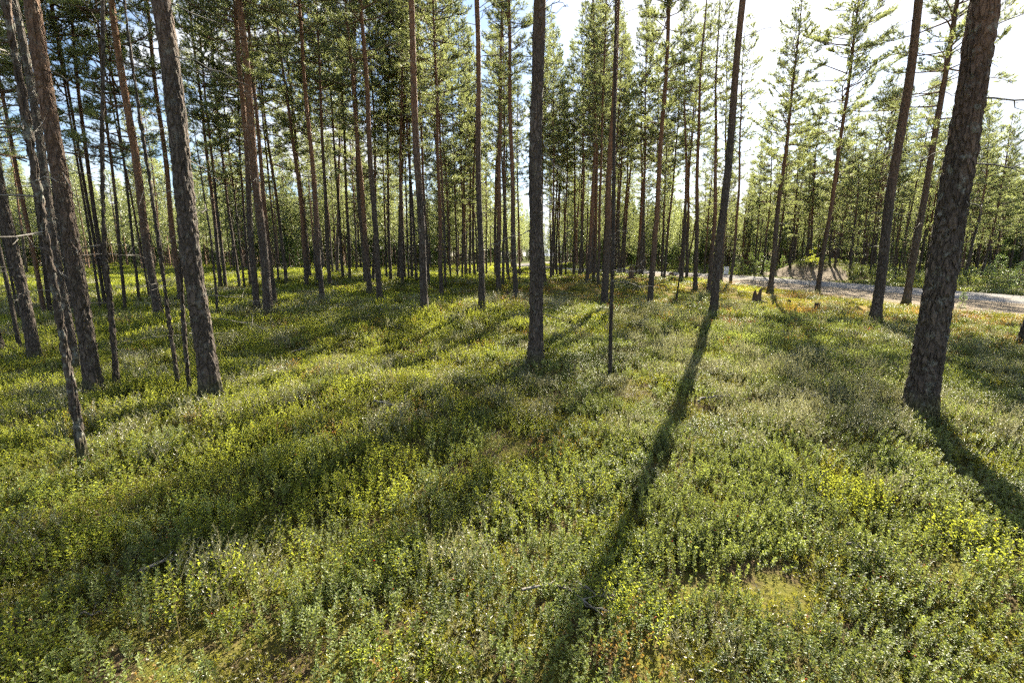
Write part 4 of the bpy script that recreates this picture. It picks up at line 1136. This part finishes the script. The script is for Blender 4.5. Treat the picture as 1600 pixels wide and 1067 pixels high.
def leafy(u, v, h, label, name='birch_sapling', cat='sapling', n=150, top=.45, lean=0.03, stems=1, group=None, spread=.30, L=.05, mat=None):
    B, m = px_size(u, v); H = h * m
    root = bpy.data.objects.new(name, None); COL.objects.link(root); root.location = (B[0], B[1], tz(B[0], B[1])); tag(root, label, cat, group)
    G, F = Geo(), Geo()
    for s_ in range(stems):
        a0 = rng.uniform(0, 6.28); sp = 0 if stems == 1 else rng.uniform(.1, .5) * H
        hh = H * rng.uniform(.75, 1) if stems > 1 else H
        p = np.array([[0, 0, -.05], [math.cos(a0) * sp * .4 + .02, math.sin(a0) * sp * .4, hh * .35], [math.cos(a0) * sp * .8 + lean, math.sin(a0) * sp * .8, hh * .7], [math.cos(a0) * sp + lean * 2, math.sin(a0) * sp, hh]])
        G.tube(p, np.array([.012, .010, .007, .003]) * (1 if stems == 1 else .6), 5, 0, .5)
        for i in range(n // (9 * stems)):
            f = rng.uniform(top, 1); j = min(int(f * 3), 2); q = p[j] + (p[j + 1] - p[j]) * (f * 3 - j)
            a = rng.uniform(0, 6.28); e = q + np.array([math.cos(a), math.sin(a), rng.uniform(.1, .7)]) * rng.uniform(.3, 1) * spread * H * (1.2 - f * .6)
            G.tube([q, e], [.004, .002], 3, 0, .5, False)
            for w_ in range(9):
                pt = q + (e - q) * rng.uniform(.3, 1) + rng.normal(0, .02, 3); d = rng.normal(0, 1, 3) + [0, 0, -.3]
                leaf(F, pt, d, np.array([rng.normal(0, .5), rng.normal(0, .5), 1]), L * rng.uniform(.7, 1.2), L * .75, 0, rng.uniform(0, 1))
    obj('stem', G.mesh('stem', [M_STEM]), root); obj('foliage', F.mesh('foliage', [mat or M_BILB]), root)
leafy(1263, 459, 76, 'thin birch sapling with a few yellow-green leaves at the road edge', n=110, top=.55, L=.075, spread=.22)
for i in range(26):
    u = rng.uniform(1440, 1640) if i < 18 else rng.uniform(1330, 1430); v = rng.uniform(446, 457) if i < 18 else rng.uniform(436, 444)
    leafy(u, v, rng.uniform(18, 38), 'low yellow-green leafy bush along the far edge of the road', 'roadside_bush', 'bush', 360, .15, 0, 6, 'bushes along the far road edge', .30, .05, M_LINGON)

# spruce beyond the road
def spruce(u, v, H, label):
    B, m = px_size(u, v)
    root = bpy.data.objects.new('spruce_tree', None); COL.objects.link(root); root.location = (B[0], B[1], tz(B[0], B[1])); tag(root, label, 'tree')
    obj('trunk', TRUNKS[2], root, scale=(.5, .5, H / HT)).color = (.95, .3, .2, 1)
    G = Geo(); P, A, C = [], [], []
    z = .3
    while z < H - .1:
        t_ = z / H; Lb = 1.25 * (1 - t_) ** .8 + .1
        for b in range(7):
            az = rng.uniform(0, 6.28); p = limb_path(z, az, -.15 + .5 * t_, Lb * rng.uniform(.75, 1.1), .25, k=5)
            p[:, 2] -= .25 * (np.linspace(0, 1, 5) ** 1) * Lb * (1 - t_)
            G.tube(p, np.linspace(.012, .004, 5), 3, 0, .5, False)
            for i in range(int(Lb * 16)):
                f = rng.uniform(.1, 1) * 4; j = min(int(f), 3); q = p[j] + (p[j + 1] - p[j]) * (f - j); d = norm(p[j + 1] - p[j]) + rng.normal(0, .6, 3) * [1, 1, .5] - [0, 0, .25]
                P.append(q); A.append(d); C.append(rng.uniform(0, 1))
        z += .22 * (1 - .4 * t_)
    add_needles(G, P, A, .16, 12, .035, .010, 1, np.array(C), (.5, 1.2))
    obj('crown', G.mesh('spruce_crown', [M_LIMB, M_SPRUCE]), root)
spruce(1398, 441, 6.5, 'dark narrow spruce across the road between the brown and pale pines')
spruce(1062, 424, 5.0, 'dark green spruce in the shade behind the thin wavy bare stem')

# fallen wood
def fallen(u1, v1, u2, v2, rad, label, name='fallen_branch', mat=None, twigs=4, dz=.04, curl=.0):
    a, b = ground_at(u1, v1), ground_at(u2, v2); n = 8
    f = np.linspace(0, 1, n)[:, None]; p = a + (b - a) * f
    d = b - a; L = np.linalg.norm(d[:2]); s = np.array([-d[1], d[0], 0]) / (L + 1e-6)
    p = p + s * (np.sin(np.linspace(0, 5, n)) * .05 * L + curl * L * np.sin(np.linspace(0, 3.14, n)))[:, None]
    p[:, 2] = terrain(p[:, 0], p[:, 1]) + dz + rng.uniform(0, .03, n)
    o3 = p.mean(0); G = Geo(); G.tube(p - o3, np.linspace(rad, rad * .45, n), 6, 0, .5)
    for _ in range(twigs):
        i = rng.integers(2, n - 1); e = p[i] + norm(d / L + s * rng.choice([-1, 1]) * rng.uniform(.5, 1.2)) * L * rng.uniform(.12, .3); e[2] = p[i, 2] + rng.uniform(0, .10)
        mid = (p[i] + e) / 2 + rng.normal(0, .012, 3); G.tube(np.array([p[i], mid, e]) - o3, [rad * .5, rad * .35, rad * .2], 4, 0, .5)
    o = obj(name, G.mesh(name, [mat or M_DEAD]), None, tuple(o3)); tag(o, label, 'branch'); return o
fallen(1150, 446, 1176, 442, .05, 'pale bare pole lying by the road near the white cabinet', 'fallen_pole', twigs=0)
fallen(1497, 438, 1518, 452, .035, 'pale curved branch lying across the road behind the thickest trunk', dz=.07, curl=.12)
fallen(1551, 498, 1566, 488, .025, 'short brown stick lying on the sandy verge', twigs=1)
fallen(222, 915, 310, 880, .010, 'grey fallen branch among shaded shrubs at lower left', dz=.07)
fallen(100, 990, 180, 970, .005, 'thin grey twig low in shade at the bottom left', dz=.05, twigs=2)
fallen(815, 945, 945, 985, .007, 'curly grey twig lying in the shrubs at bottom centre', dz=.07, twigs=7, curl=.18)
fallen(900, 935, 960, 960, .006, 'forked grey twig right of the curly one at bottom centre', dz=.07, twigs=6, curl=-.15)
fallen(1320, 868, 1402, 900, .008, 'thin brown branch in the shrubs left of the long shadow at lower right', dz=.07, twigs=5)
fallen(195, 535, 208, 550, .015, 'short bare stick between shrubs right of the dark bare pole', dz=.1, twigs=1)
for q, (u1, v1, u2, v2) in enumerate([(455, 560, 500, 548), (585, 640, 640, 652), (700, 560, 735, 548), (1090, 640, 1140, 630), (1180, 560, 1215, 552), (380, 540, 420, 532), (905, 520, 935, 512), (1240, 620, 1290, 640), (60, 660, 110, 650), (620, 505, 650, 500)]):
    o = fallen(u1, v1, u2, v2, rng.uniform(.008, .016), 'thin dead branch lying half sunk in the shrubs', dz=.09, twigs=4, curl=rng.uniform(-.1, .1))
    o['group'] = 'dead branches half sunk in the shrubs'
